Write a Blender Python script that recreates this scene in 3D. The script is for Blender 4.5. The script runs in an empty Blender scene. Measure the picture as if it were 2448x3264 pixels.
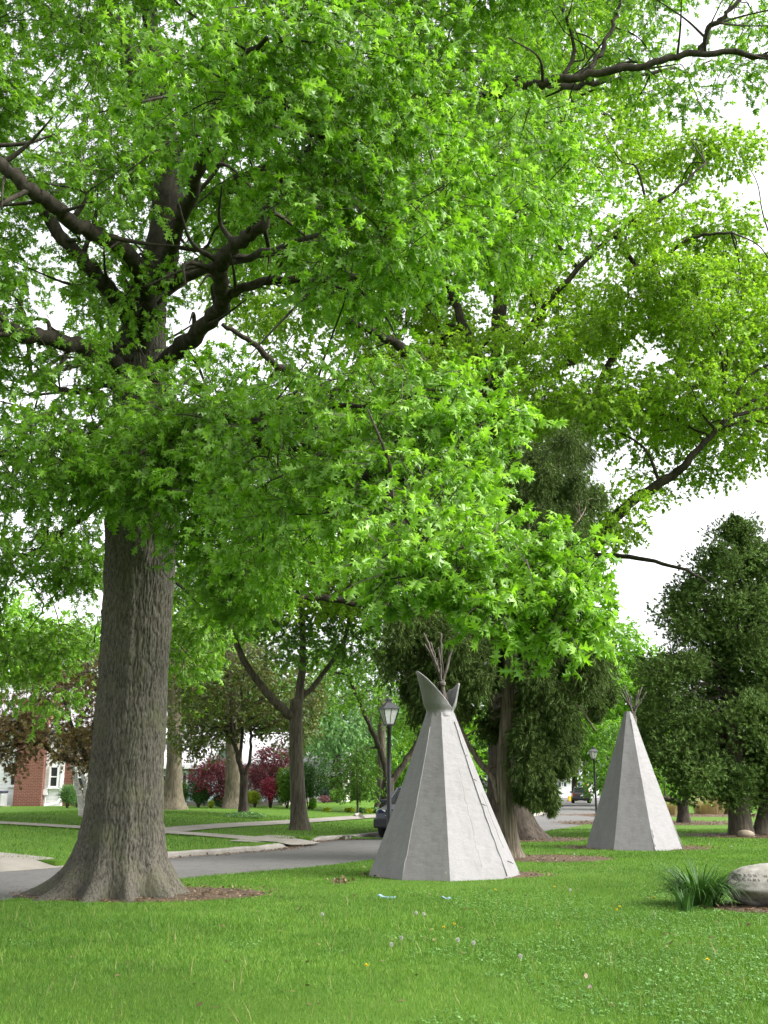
import bpy, math, random
import numpy as np
from mathutils import Vector
from mathutils.bvhtree import BVHTree

random.seed(7)
RNG = np.random.default_rng(7)
SC = bpy.context.scene
COL = SC.collection
R = math.radians

# ------------------------------------------------------------------ camera
TILT, FPX, EYE = R(14.9), 3300.0, 1.6
cam = bpy.data.cameras.new("camera")
camo = bpy.data.objects.new("camera", cam)
COL.objects.link(camo)
camo.location = (0, 0, EYE)
camo.rotation_euler = (R(90) + TILT, 0, 0)
cam.sensor_fit = 'VERTICAL'
cam.sensor_height = 24.0
cam.lens = FPX / 3264.0 * 24.0
cam.clip_end = 2000
SC.camera = camo

# ------------------------------------------------------------------ sky + sun (bright overcast)
SUN_EL, SUN_ROT = R(44), R(102)
w = bpy.data.worlds.new("World")
SC.world = w
w.use_nodes = True
wt = w.node_tree
bg = wt.nodes["Background"]
sky = wt.nodes.new("ShaderNodeTexSky")
sky.sky_type = 'NISHITA'
sky.sun_disc = False
sky.sun_elevation = SUN_EL
sky.sun_rotation = SUN_ROT
sky.dust_density = 4.0
hs = wt.nodes.new("ShaderNodeHueSaturation")
hs.inputs['Saturation'].default_value = 0.10
wt.links.new(sky.outputs[0], hs.inputs['Color'])
wt.links.new(hs.outputs[0], bg.inputs[0])
bg.inputs[1].default_value = 0.15
sl = bpy.data.lights.new("sun", 'SUN')
sl.energy = 1.3
sl.angle = R(32)
sl.color = (1.0, 0.96, 0.90)
so = bpy.data.objects.new("sun", sl)
COL.objects.link(so)
sdir = Vector((math.sin(SUN_ROT) * math.cos(SUN_EL), math.cos(SUN_ROT) * math.cos(SUN_EL), math.sin(SUN_EL)))
so.location = sdir * 60
so.rotation_euler = sdir.to_track_quat('Z', 'Y').to_euler()
SC.view_settings.view_transform = 'Standard'
SC.view_settings.look = 'None'
SC.view_settings.gamma = 1
SC.view_settings.exposure = 1.88
SC.cycles.max_bounces = 9
SC.cycles.diffuse_bounces = 6
SC.cycles.glossy_bounces = 2
SC.cycles.transmission_bounces = 5
SC.cycles.transparent_max_bounces = 4
SC.cycles.caustics_reflective = False
SC.cycles.caustics_refractive = False

# ------------------------------------------------------------------ helpers: places
def ray(x, y):
    u = (x - 1224) / FPX
    v = -(y - 1632) / FPX
    return np.array((u, math.cos(TILT) - v * math.sin(TILT), math.sin(TILT) + v * math.cos(TILT)))

def at(x, y, Y):
    d = ray(x, y)
    return d * (Y / d[1]) + np.array((0, 0, EYE))

def G(x, y):
    d = ray(x, y)
    k = EYE / -d[2]
    return np.array((d[0] * k, d[1] * k))

def catmull(P, n):
    P = np.asarray(P, float)
    Q = np.vstack([2 * P[0] - P[1], P, 2 * P[-1] - P[-2]])
    out = []
    for i in range(1, len(Q) - 2):
        p0, p1, p2, p3 = Q[i - 1:i + 3]
        for k in range(n):
            t = k / n
            out.append(.5 * (2 * p1 + (p2 - p0) * t + (2 * p0 - 5 * p1 + 4 * p2 - p3) * t * t + (3 * p1 - p0 - 3 * p2 + p3) * t ** 3))
    out.append(P[-1])
    return np.array(out)

def sstep(a, b, x):
    t = np.clip((x - a) / (b - a), 0, 1)
    return t * t * (3 - 2 * t)

NEAR = catmull([(-20, -14), (-10.2, 6), G(0, 2877), G(594, 2805), G(747, 2790), G(1000, 2768), G(1212, 2739), G(1713, 2656), G(1896, 2618), (17.5, 86), (25, 120), (36, 165), (60, 300)], 8)
FAR = catmull([(-26, -12), (-15.5, 8), (-9.6, 18.5), G(187, 2766), G(545, 2735), G(838, 2713), G(913, 2702), G(1000, 2684), G(1100, 2676), G(1200, 2667), G(1690, 2604), G(1752, 2584), (17, 112), (27, 165), (50, 300)], 8)

def sdist(P, L):
    """distance of 2-D points to a roadside line, positive on its left side"""
    P = np.atleast_2d(P)[:, :2]
    best = np.full(len(P), 1e9)
    for a, b in zip(L[:-1], L[1:]):
        ab = b - a
        ap = P - a
        t = np.clip((ap @ ab) / (ab @ ab), 0, 1)
        best = np.minimum(best, np.hypot(*(ap - t[:, None] * ab).T))
    C = np.vstack([L, [(-3000, L[-1][1]), (-3000, L[0][1])]])
    ins = np.zeros(len(P), bool)
    for a, b in zip(C, np.roll(C, -1, 0)):
        c = (a[1] > P[:, 1]) != (b[1] > P[:, 1])
        with np.errstate(divide='ignore', invalid='ignore'):
            ins ^= c & (P[:, 0] < (b[0] - a[0]) * (P[:, 1] - a[1]) / (b[1] - a[1]) + a[0])
    return np.where(ins, best, -best)

def lawn_h(P, dfar=None):
    P = np.atleast_2d(P)
    d = sdist(P, FAR) if dfar is None else dfar
    fade = 1 - sstep(84, 100, P[:, 1])
    rise = .12 + .50 * sstep(0, 13, d) * fade
    return np.where(d > 0, rise, .03)

def ground(x, y):
    """where the line of sight through a point of the photo meets the ground"""
    d = ray(x, y)
    ks = np.linspace(6, 160, 3000) / d[1]
    pts = np.array((0, 0, EYE)) + ks[:, None] * d
    h = lawn_h(pts)
    i = np.argmax(pts[:, 2] <= h)
    p = pts[i].copy()
    p[2] = h[i]
    return p

# ------------------------------------------------------------------ helpers: noise
def _hash(ix, iy, iz):
    n = (ix * 374761393 + iy * 668265263 + iz * 2147483647 + 1013904223) & 0xffffffff
    n = ((n ^ (n >> 13)) * 1274126177) & 0xffffffff
    return ((n ^ (n >> 16)) & 0xffff) / 65535.0

def vnoise(p):
    p = np.asarray(p, float)
    i = np.floor(p).astype(np.int64)
    f = p - i
    f = f * f * (3 - 2 * f)
    r = 0
    for dx in (0, 1):
        for dy in (0, 1):
            for dz in (0, 1):
                wgt = (f[..., 0] if dx else 1 - f[..., 0]) * (f[..., 1] if dy else 1 - f[..., 1]) * (f[..., 2] if dz else 1 - f[..., 2])
                r = r + wgt * _hash(i[..., 0] + dx, i[..., 1] + dy, i[..., 2] + dz)
    return r

def fbm(p, o=3):
    p = np.asarray(p, float)
    return sum(vnoise(p * 2 ** k + 17 * k) * .5 ** (k + 1) for k in range(o))

# ------------------------------------------------------------------ helpers: objects
def tag(o, label=None, cat=None, group=None, kind=None):
    if label: o["label"] = label
    if cat: o["category"] = cat
    if group: o["group"] = group
    if kind: o["kind"] = kind
    return o

def empty(name, loc, label, cat, group=None):
    o = bpy.data.objects.new(name, None)
    COL.objects.link(o)
    o.location = loc
    o.empty_display_size = .2
    return tag(o, label, cat, group)

def link(name, me, mat, parent=None):
    o = bpy.data.objects.new(name, me)
    COL.objects.link(o)
    if mat: me.materials.append(mat)
    if parent: o.parent = parent
    return o

def origin_of(parent):
    o = np.zeros(3)
    while parent is not None:
        o = o + np.array(parent.location)
        parent = parent.parent
    return o

def tri_mesh(name, V, T, mat, parent=None, smooth=False):
    """many triangles at once; V in world space"""
    V = np.asarray(V, np.float32).reshape(-1, 3)
    T = np.asarray(T, np.int32).reshape(-1, 3)
    V = V - origin_of(parent).astype(np.float32)
    me = bpy.data.meshes.new(name)
    me.vertices.add(len(V))
    me.vertices.foreach_set("co", V.ravel())
    me.loops.add(T.size)
    me.loops.foreach_set("vertex_index", T.ravel())
    me.polygons.add(len(T))
    me.polygons.foreach_set("loop_start", np.arange(0, T.size, 3, dtype=np.int32))
    me.update(calc_edges=True)
    me.polygons.foreach_set("use_smooth", np.full(len(T), bool(smooth)))
    return link(name, me, mat, parent)

def multi_mesh(name, parts, parent=None):
    """one mesh from several (V, T, material) sheets"""
    off, VV, TT, MI = 0, [], [], []
    for i, (V, T, m) in enumerate(parts):
        VV.append(np.asarray(V, np.float32)); TT.append(np.asarray(T) + off); MI.append(np.full(len(T), i, np.int32)); off += len(V)
    o = tri_mesh(name, np.concatenate(VV), np.concatenate(TT), None, parent)
    for _, _, m in parts: o.data.materials.append(m)
    o.data.polygons.foreach_set("material_index", np.concatenate(MI))
    return o

class MB:
    def __init__(s):
        s.v, s.f = [], []
    def add(s, V, F):
        o = len(s.v)
        s.v += [tuple(map(float, p)) for p in V]
        s.f += [tuple(i + o for i in f) for f in F]
        return s
    def tris(s):
        T = []
        for f in s.f:
            for k in range(1, len(f) - 1): T.append((f[0], f[k], f[k + 1]))
        return np.array(s.v), np.array(T)
    def box(s, c, sz, rz=0, taper=1.0):
        x, y, z = np.array(sz) / 2
        V = []
        for k, q in ((-1, 1.0), (1, taper)):
            for a, b in ((-1, -1), (1, -1), (1, 1), (-1, 1)):
                px, py = a * x * q, b * y * q
                V.append((c[0] + px * math.cos(rz) - py * math.sin(rz), c[1] + px * math.sin(rz) + py * math.cos(rz), c[2] + k * z))
        return s.add(V, [(3, 2, 1, 0), (4, 5, 6, 7), (0, 1, 5, 4), (1, 2, 6, 5), (2, 3, 7, 6), (3, 0, 4, 7)])
    def tube(s, pts, rad, n=8, cap=True, jit=0.0):
        pts = np.asarray(pts, float)
        rad = np.broadcast_to(np.asarray(rad, float), (len(pts),))
        tg = np.gradient(pts, axis=0)
        tg /= np.linalg.norm(tg, axis=1)[:, None] + 1e-9
        up = np.array((0, 0, 1.)) if abs(tg[0][2]) < .9 else np.array((1., 0, 0))
        V = []
        x = np.cross(up, tg[0]); x /= np.linalg.norm(x)
        for p, t, r in zip(pts, tg, rad):
            x = x - t * (x @ t); x /= np.linalg.norm(x) + 1e-9
            y = np.cross(t, x)
            for k in range(n):
                a = 2 * math.pi * k / n
                rr = r * (1 + (random.uniform(-jit, jit) if jit else 0))
                V.append(p + rr * (math.cos(a) * x + math.sin(a) * y))
        F = []
        for i in range(len(pts) - 1):
            for k in range(n):
                F.append((i * n + k, i * n + (k + 1) % n, (i + 1) * n + (k + 1) % n, (i + 1) * n + k))
        if cap:
            F.append(tuple(range(n - 1, -1, -1)))
            F.append(tuple((len(pts) - 1) * n + k for k in range(n)))
        return s.add(V, F)
    def lathe(s, prof, c=(0, 0, 0), n=24):
        return s.tube([(c[0], c[1], c[2] + z) for r, z in prof], [max(r, 1e-4) for r, z in prof], n)
    def build(s, name, mat, parent=None, smooth=False, bevel=0):
        o = origin_of(parent)
        me = bpy.data.meshes.new(name)
        me.from_pydata([(a - o[0], b - o[1], c - o[2]) for a, b, c in s.v], [], s.f)
        if smooth:
            me.polygons.foreach_set("use_smooth", np.ones(len(me.polygons), bool))
        me.update()
        ob = link(name, me, mat, parent)
        if bevel:
            m = ob.modifiers.new("bevel", 'BEVEL')
            m.width = bevel
            m.segments = 2
        return ob

def copy_tree(o, parent=None):
    c = o.copy()
    COL.objects.link(c)
    if parent: c.parent = parent
    for ch in list(o.children):
        copy_tree(ch, c)
    return c

# ------------------------------------------------------------------ materials
def nodes(name):
    m = bpy.data.materials.new(name)
    m.use_nodes = True
    t = m.node_tree
    return m, t, t.nodes["Principled BSDF"]

def ramp(t, fac, cols):
    r = t.nodes.new("ShaderNodeValToRGB")
    e = r.color_ramp.elements
    while len(e) < len(cols): e.new(.5)
    for i, (p, c) in enumerate(cols):
        e[i].position = p
        e[i].color = (*c, 1)
    t.links.new(fac, r.inputs[0])
    return r.outputs[0]

def noise(t, scale=5, detail=4, rough=.55, stretch=None, coord='Object'):
    tc = t.nodes.new("ShaderNodeTexCoord")
    n = t.nodes.new("ShaderNodeTexNoise")
    n.inputs['Scale'].default_value = scale
    n.inputs['Detail'].default_value = detail
    n.inputs['Roughness'].default_value = rough
    src = tc.outputs[coord]
    if stretch:
        mp = t.nodes.new("ShaderNodeMapping")
        mp.inputs['Scale'].default_value = stretch
        t.links.new(src, mp.inputs[0])
        src = mp.outputs[0]
    t.links.new(src, n.inputs['Vector'])
    return n.outputs['Fac']

def bump(t, b, h, strength=.5, dist=.02, prev=None):
    n = t.nodes.new("ShaderNodeBump")
    n.inputs['Strength'].default_value = strength
    n.inputs['Distance'].default_value = dist
    t.links.new(h, n.inputs['Height'])
    if prev: t.links.new(prev, n.inputs['Normal'])
    t.links.new(n.outputs[0], b.inputs['Normal'])
    return n.outputs[0]

def math_n(t, op, a, b=None):
    n = t.nodes.new("ShaderNodeMath")
    n.operation = op
    for i, q in enumerate((a, b)):
        if q is None: continue
        if isinstance(q, (int, float)): n.inputs[i].default_value = q
        else: t.links.new(q, n.inputs[i])
    return n.outputs[0]

def mixc(t, f, a, b, mode='MIX'):
    n = t.nodes.new("ShaderNodeMix")
    n.data_type = 'RGBA'
    n.blend_type = mode
    for s, q in ((n.inputs[0], f), (n.inputs[6], a), (n.inputs[7], b)):
        if isinstance(q, (int, float)): s.default_value = q
        elif isinstance(q, tuple): s.default_value = (*q, 1)
        else: t.links.new(q, s)
    return n.outputs[2]

def plain(name, col, rough=.6, metal=0, nscale=0, namp=.25, spec=.5):
    m, t, b = nodes(name)
    b.inputs['Roughness'].default_value = rough
    b.inputs['Metallic'].default_value = metal
    b.inputs['Specular IOR Level'].default_value = spec
    if nscale:
        f = noise(t, nscale)
        t.links.new(ramp(t, f, [(.3, tuple(c * (1 - namp) for c in col)), (.7, tuple(min(1, c * (1 + namp)) for c in col))]), b.inputs['Base Color'])
    else:
        b.inputs['Base Color'].default_value = (*col, 1)
    return m

def leaf_mat(name, cols, trans=.38, tint=(1.03, 1.08, .5), rough=.45, spec=.35, big=.18, k=1.28, fine=0):
    """leaf: per-leaf colour from a ramp, a slow drift through the crown, some light let through"""
    cols = [tuple(q * k for q in c) for c in cols]
    m, t, b = nodes(name)
    g = t.nodes.new("ShaderNodeNewGeometry")
    c = ramp(t, g.outputs['Random Per Island'], [(i / max(1, len(cols) - 1), k) for i, k in enumerate(cols)])
    f = noise(t, big * 3, 2)
    v = ramp(t, f, [(.3, (.78, .80, .78)), (.7, (1.2, 1.15, 1.1))])
    c = mixc(t, 1.0, c, v, 'MULTIPLY')
    if fine:
        c = mixc(t, 1.0, c, ramp(t, noise(t, fine, 4, .65), [(.3, (.80, .85, .85)), (.5, (1, 1, 1)), (.72, (1.18, 1.1, 1.1))]), 'MULTIPLY')
    t.links.new(c, b.inputs['Base Color'])
    b.inputs['Roughness'].default_value = rough
    b.inputs['Specular IOR Level'].default_value = spec
    tr = t.nodes.new("ShaderNodeBsdfTranslucent")
    t.links.new(mixc(t, 1.0, c, tint, 'MULTIPLY'), tr.inputs[0])
    mx = t.nodes.new("ShaderNodeMixShader")
    mx.inputs[0].default_value = trans
    t.links.new(b.outputs[0], mx.inputs[1])
    t.links.new(tr.outputs[0], mx.inputs[2])
    t.links.new(mx.outputs[0], t.nodes["Material Output"].inputs[0])
    return m

def bark_mat(name, dark, light, sc=9, st=(1, 1, .13), dist=.03, moss=None):
    m, t, b = nodes(name)
    f = noise(t, sc, 6, .65, st)
    f2 = noise(t, 1.3, 3)
    c = ramp(t, f, [(.32, dark), (.62, light)])
    c = mixc(t, 1.0, c, ramp(t, f2, [(.3, (.75, .76, .74)), (.7, (1.15, 1.13, 1.1))]), 'MULTIPLY')
    if moss:
        c = mixc(t, ramp(t, noise(t, 2.2, 5), [(.5, (0, 0, 0)), (.68, (.55, .55, .55))]), c, moss)
    t.links.new(c, b.inputs['Base Color'])
    b.inputs['Roughness'].default_value = .9
    b.inputs['Specular IOR Level'].default_value = .15
    bump(t, b, f, .8, dist)
    return m

M = {}
M['oak_bark'] = bark_mat('oak_bark', (.022, .020, .016), (.108, .100, .083), 46, (1, 1, .26), .015, (.085, .09, .048))
M['tree_bark'] = bark_mat('tree_bark', (.035, .03, .024), (.105, .092, .07), 14, (1, 1, .15), .03)
M['dark_bark'] = bark_mat('dark_bark', (.022, .018, .015), (.075, .062, .05), 14, (1, 1, .2), .02)
M['limb_bark'] = bark_mat('limb_bark', (.014, .012, .009), (.052, .045, .034), 12, (1, 1, .5), .02)
M['pale_bark'] = bark_mat('pale_bark', (.06, .052, .035), (.15, .13, .095), 14, (1, 1, .2), .02)
M['cedar_bark'] = bark_mat('cedar_bark', (.045, .035, .026), (.20, .17, .132), 22, (1, 1, .05), .05)
M['birch_bark'] = bark_mat('birch_bark', (.30, .28, .27), (.78, .76, .74), 5, (1, 1, 4), .003)
M['twig'] = plain('twig', (.045, .036, .026), .9, nscale=8)
M['oak_leaf'] = leaf_mat('oak_leaf', [(.075, .180, .011), (.105, .235, .014), (.135, .285, .018), (.165, .33, .03), (.225, .385, .085)], .5, rough=.4, spec=.5)  # palest stop is a painted sheen: highlight put into some leaves' colour
M['elm_leaf'] = leaf_mat('elm_leaf', [(.13, .255, .015), (.185, .325, .023), (.25, .40, .045)], .5)
M['mid_leaf'] = leaf_mat('mid_leaf', [(.05, .125, .012), (.08, .185, .016), (.115, .24, .022)], .42)
M['lime_leaf'] = leaf_mat('lime_leaf', [(.08, .20, .015), (.13, .28, .02), (.18, .34, .03)], .45)
M['grey_leaf'] = leaf_mat('grey_leaf', [(.06, .14, .045), (.10, .20, .07), (.14, .26, .09)], .35)
M['olive_leaf'] = leaf_mat('olive_leaf', [(.05, .10, .014), (.08, .15, .02), (.11, .16, .03), (.12, .095, .03)], .3, (1.2, .9, .6))
M['brown_leaf'] = leaf_mat('brown_leaf', [(.09, .085, .027), (.145, .115, .042), (.19, .13, .058), (.12, .15, .035)], .3, (1.3, .8, .5))
M['red_leaf'] = leaf_mat('red_leaf', [(.085, .016, .028), (.135, .028, .04), (.21, .06, .07)], .3, (1.3, .6, .7))
M['crimson_leaf'] = leaf_mat('crimson_leaf', [(.12, .008, .022), (.19, .014, .036), (.24, .022, .055)], .3, (1.3, .6, .7))
M['purple_leaf'] = leaf_mat('purple_leaf', [(.07, .025, .035), (.12, .05, .06), (.16, .07, .08)], .25)
M['cedar_leaf'] = leaf_mat('cedar_leaf', [(.026, .046, .012), (.048, .08, .018), (.075, .115, .028)], .15, rough=.7, spec=.15)
M['thuja_leaf'] = leaf_mat('thuja_leaf', [(.045, .085, .022), (.078, .13, .034), (.115, .18, .05)], .2, rough=.7, spec=.2)
M['bush_leaf'] = leaf_mat('bush_leaf', [(.018, .055, .012), (.035, .10, .018), (.06, .15, .026)], .25)
M['yellow_leaf'] = leaf_mat('yellow_leaf', [(.15, .24, .01), (.24, .32, .015), (.35, .38, .02)], .35)
M['lily_leaf'] = leaf_mat('lily_leaf', [(.016, .048, .010), (.030, .080, .015), (.05, .12, .026)], .25, rough=.5, spec=.3)
M['tan_leaf'] = leaf_mat('tan_leaf', [(.28, .21, .11), (.42, .33, .19), (.22, .24, .09)], .25, k=.85)
M['blade'] = leaf_mat('grass_blade', [(.035, .105, .011), (.068, .172, .016), (.095, .215, .022), (.125, .25, .034), (.19, .28, .065)], .32, rough=.55, spec=.25, big=.12, k=1, fine=1.6)
M['clover'] = leaf_mat('clover', [(.07, .18, .035), (.11, .25, .055), (.16, .32, .09)], .3, k=.85)
M['straw'] = leaf_mat('straw', [(.20, .16, .07), (.32, .27, .13), (.25, .26, .10)], .2, k=.85)
M['litter'] = leaf_mat('litter', [(.07, .04, .022), (.15, .09, .05), (.26, .18, .11), (.10, .055, .03)], .1, k=.85)

def lawn_mat():
    m, t, b = nodes('lawn')
    f1 = noise(t, .45, 4)
    f2 = noise(t, 60, 4, .7)
    c = mixc(t, f1, (.055, .125, .011), (.09, .18, .018))
    c = mixc(t, 1.0, c, ramp(t, f2, [(.3, (.6, .65, .6)), (.7, (1.3, 1.25, 1.2))]), 'MULTIPLY')
    t.links.new(c, b.inputs['Base Color'])
    b.inputs['Roughness'].default_value = .85
    b.inputs['Specular IOR Level'].default_value = .15
    bump(t, b, f2, .8, .05)
    return m
M['lawn'] = lawn_mat()

def asphalt_mat():
    m, t, b = nodes('asphalt')
    f1 = noise(t, .35, 4)
    f2 = noise(t, 140, 3, .7)
    c = mixc(t, f1, (.078, .075, .072), (.145, .139, .132))
    c = mixc(t, 1.0, c, ramp(t, f2, [(.3, (.72, .72, .72)), (.7, (1.25, 1.25, 1.25))]), 'MULTIPLY')
    cr = noise(t, 1.1, 6, .7)
    crk = ramp(t, math_n(t, 'ABSOLUTE', math_n(t, 'SUBTRACT', cr, .5)), [(0, (.28, .28, .28)), (.014, (1, 1, 1))])
    c = mixc(t, .7, c, mixc(t, 1.0, c, crk, 'MULTIPLY'))
    t.links.new(c, b.inputs['Base Color'])
    b.inputs['Roughness'].default_value = .8
    b.inputs['Specular IOR Level'].default_value = .3
    bump(t, b, f2, .4, .006)
    return m
M['asphalt'] = asphalt_mat()

def rough_mat(name, c1, c2, s1=2, s2=60, bs=.5, bd=.01, rough=.85):
    m, t, b = nodes(name)
    f1, f2 = noise(t, s1, 5), noise(t, s2, 4, .7)
    c = mixc(t, 1.0, mixc(t, ramp(t, f1, [(.3, (0, 0, 0)), (.7, (1, 1, 1))]), c1, c2), ramp(t, f2, [(.3, (.78, .78, .78)), (.7, (1.2, 1.2, 1.2))]), 'MULTIPLY')
    t.links.new(c, b.inputs['Base Color'])
    b.inputs['Roughness'].default_value = rough
    b.inputs['Specular IOR Level'].default_value = .25
    bump(t, b, f2, bs, bd)
    return m
M['concrete'] = rough_mat('concrete', (.19, .175, .15), (.26, .24, .21), 1.2, 70)
M['kerb'] = rough_mat('kerb', (.20, .185, .165), (.32, .30, .265), 2.5, 60)
M['mulch'] = rough_mat('mulch', (.06, .038, .024), (.125, .088, .058), 6, 45, 1, .04)
M['boulder'] = rough_mat('boulder', (.17, .16, .135), (.32, .305, .275), 3, 55, .7, .012)
M['stone'] = rough_mat('stone', (.22, .18, .13), (.32, .27, .20), 6, 60, .5, .01)

def teepee_mat():
    m, t, b = nodes('teepee_stucco')
    f0 = noise(t, .8, 3)
    f1 = noise(t, 5, 4, .55, (1, 1, 1.8))
    f2 = noise(t, 45, 4, .7)
    f3 = noise(t, 9, 5, .6, (1, 1, .12))
    c = ramp(t, f0, [(.3, (.160, .154, .155)), (.7, (.182, .175, .178))])
    c = mixc(t, 1.0, c, ramp(t, f3, [(.34, (.88, .87, .85)), (.55, (1, 1, 1))]), 'MULTIPLY')
    c = mixc(t, 1.0, c, ramp(t, f2, [(.3, (.88, .88, .88)), (.7, (1.08, 1.08, 1.08))]), 'MULTIPLY')
    t.links.new(c, b.inputs['Base Color'])
    b.inputs['Roughness'].default_value = .55
    b.inputs['Specular IOR Level'].default_value = .35
    p = bump(t, b, f1, .4, .025)
    bump(t, b, f2, .45, .006, p)
    return m
M['teepee'] = teepee_mat()
M['crack'] = plain('crack', (.135, .125, .115), .9)
M['carving'] = plain('carving', (.05, .047, .042), .9)
M['pole_wood'] = bark_mat('pole_wood', (.035, .031, .027), (.13, .115, .10), 20, (1, 1, .3), .01)
M['black_metal'] = plain('black_metal', (.012, .012, .015), .45, .0, 30, .3)
M['lamp_glass'] = plain('lamp_glass', (.42, .43, .42), .35, nscale=6, namp=.1)
M['dark_glass'] = plain('dark_glass', (.02, .022, .026), .08, spec=.8)
M['white_paint'] = plain('white_paint', (.80, .80, .80), .5, nscale=3, namp=.05)
M['cream_paint'] = plain('cream_paint', (.62, .60, .50), .6, nscale=3, namp=.06)
M['grey_metal'] = plain('grey_metal', (.34, .36, .35), .5, .2, 5, .1)
M['navy_metal'] = plain('navy_metal', (.03, .035, .06), .4)
M['shingle'] = rough_mat('shingle', (.42, .41, .42), (.54, .53, .54), 1.5, 18, .4, .02)
M['grey_shingle'] = rough_mat('grey_shingle', (.30, .29, .30), (.40, .39, .40), 1.5, 18, .4, .02)
M['yellow_plastic'] = plain('yellow_plastic', (.75, .48, .02), .5)
M['blue_litter'] = plain('blue_litter', (.17, .26, .34), .4, nscale=25, namp=.45)
M['wood_grey'] = bark_mat('wood_grey', (.20, .18, .15), (.36, .33, .28), 14, (1, 1, .1), .01)
M['puff'] = leaf_mat('puff', [(.55, .55, .52), (.7, .7, .67)], .4, (1, 1, 1), k=.85)
M['dandelion'] = leaf_mat('dandelion', [(.80, .62, .01), (.85, .72, .02)], .2, (1, 1, .6), k=.85)
M['stalk'] = plain('stalk', (.20, .22, .07), .7)

def siding_mat(name, col, pitch=.19):
    m, t, b = nodes(name)
    tc = t.nodes.new("ShaderNodeTexCoord")
    sp = t.nodes.new("ShaderNodeSeparateXYZ")
    t.links.new(tc.outputs['Object'], sp.inputs[0])
    f = math_n(t, 'FRACT', math_n(t, 'DIVIDE', sp.outputs[2], pitch))
    n = noise(t, 2.5, 4)
    c = mixc(t, 1.0, col, ramp(t, f, [(.0, (.55, .56, .58)), (.10, (1, 1, 1))]), 'MULTIPLY')
    c = mixc(t, 1.0, c, ramp(t, n, [(.3, (.93, .93, .93)), (.7, (1.04, 1.04, 1.04))]), 'MULTIPLY')
    t.links.new(c, b.inputs['Base Color'])
    b.inputs['Roughness'].default_value = .5
    bump(t, b, math_n(t, 'SUBTRACT', 1.0, f), .7, .02)
    return m
M['white_siding'] = siding_mat('white_siding', (.80, .80, .80))
M['blue_siding'] = siding_mat('blue_siding', (.44, .54, .58))
M['cream_siding'] = siding_mat('cream_siding', (.66, .64, .54))

def brick_mat():
    m, t, b = nodes('brick')
    tc = t.nodes.new("ShaderNodeTexCoord")
    sp = t.nodes.new("ShaderNodeSeparateXYZ")
    cb = t.nodes.new("ShaderNodeCombineXYZ")
    t.links.new(tc.outputs['Object'], sp.inputs[0])
    t.links.new(math_n(t, 'ADD', sp.outputs[0], sp.outputs[1]), cb.inputs[0])
    t.links.new(sp.outputs[2], cb.inputs[1])
    br = t.nodes.new("ShaderNodeTexBrick")
    t.links.new(cb.outputs[0], br.inputs[0])
    br.inputs['Scale'].default_value = 1
    br.inputs['Brick Width'].default_value = .24
    br.inputs['Row Height'].default_value = .085
    br.inputs['Mortar Size'].default_value = .012
    br.inputs['Color1'].default_value = (.15, .042, .027, 1)
    br.inputs['Color2'].default_value = (.19, .056, .036, 1)
    br.inputs['Mortar'].default_value = (.24, .16, .125, 1)
    t.links.new(mixc(t, 1.0, br.outputs[0], ramp(t, noise(t, 8, 4), [(.3, (.8, .8, .8)), (.7, (1.15, 1.15, 1.15))]), 'MULTIPLY'), b.inputs['Base Color'])
    b.inputs['Roughness'].default_value = .9
    bump(t, b, math_n(t, 'SUBTRACT', 1.0, br.outputs['Fac']), .5, .012)
    return m
M['brick'] = brick_mat()

def car_paint(name, col):
    m, t, b = nodes(name)
    b.inputs['Base Color'].default_value = (*col, 1)
    b.inputs['Roughness'].default_value = .35
    b.inputs['Coat Weight'].default_value = .25
    return m
M['blue_paint'] = car_paint('blue_car_paint', (.008, .012, .035))
M['brown_paint'] = car_paint('brown_car_paint', (.035, .026, .028))
M['tyre'] = plain('tyre', (.012, .012, .012), .85)
M['rim'] = plain('rim', (.35, .35, .36), .35, .7)
M['headlamp'] = plain('headlamp', (.75, .76, .78), .12, spec=.8)
M['tail'] = plain('tail_lamp', (.30, .02, .015), .25)
M['plastic'] = plain('grey_plastic', (.016, .017, .022), .65)
M['plate'] = plain('number_plate', (.6, .62, .66), .4)

# ------------------------------------------------------------------ the ground
def build_lawn():
    xs = np.concatenate([[-600, -300, -160, -90], np.arange(-60, 60.1, .5), [90, 160, 300, 600]])
    ys = np.concatenate([[-300, -120, -50, -20], np.arange(-8, 110.1, .5), np.arange(115, 200, 8), [260, 400, 700, 1200]])
    X, Y = np.meshgrid(xs, ys)
    P = np.stack([X.ravel(), Y.ravel()], 1)
    df, dn = sdist(P, FAR), sdist(P, NEAR)
    h = np.where(df > 0, lawn_h(P, df), .03)
    h = h * sstep(.15, .9, np.maximum(df, -dn)) - .06 * (1 - sstep(.15, .9, np.maximum(df, -dn)))
    nz = (vnoise(np.c_[P * .25, np.zeros(len(P))]) - .5) * .05 * sstep(1.5, 4, np.maximum(df, -dn))
    V = np.c_[P, h + nz * (P[:, 1] < 40)]
    nx = len(xs)
    i = (np.arange(len(ys) - 1)[:, None] * nx + np.arange(nx - 1)[None]).ravel()
    T = np.concatenate([np.c_[i, i + 1, i + nx + 1], np.c_[i, i + nx + 1, i + nx]])
    o = tri_mesh("lawn", V, T, M['lawn'], smooth=True)
    tag(o, kind="structure")
build_lawn()

def normals2(L):
    t = np.gradient(L, axis=0)
    t /= np.linalg.norm(t, axis=1)[:, None]
    return np.c_[-t[:, 1], t[:, 0]]

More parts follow.
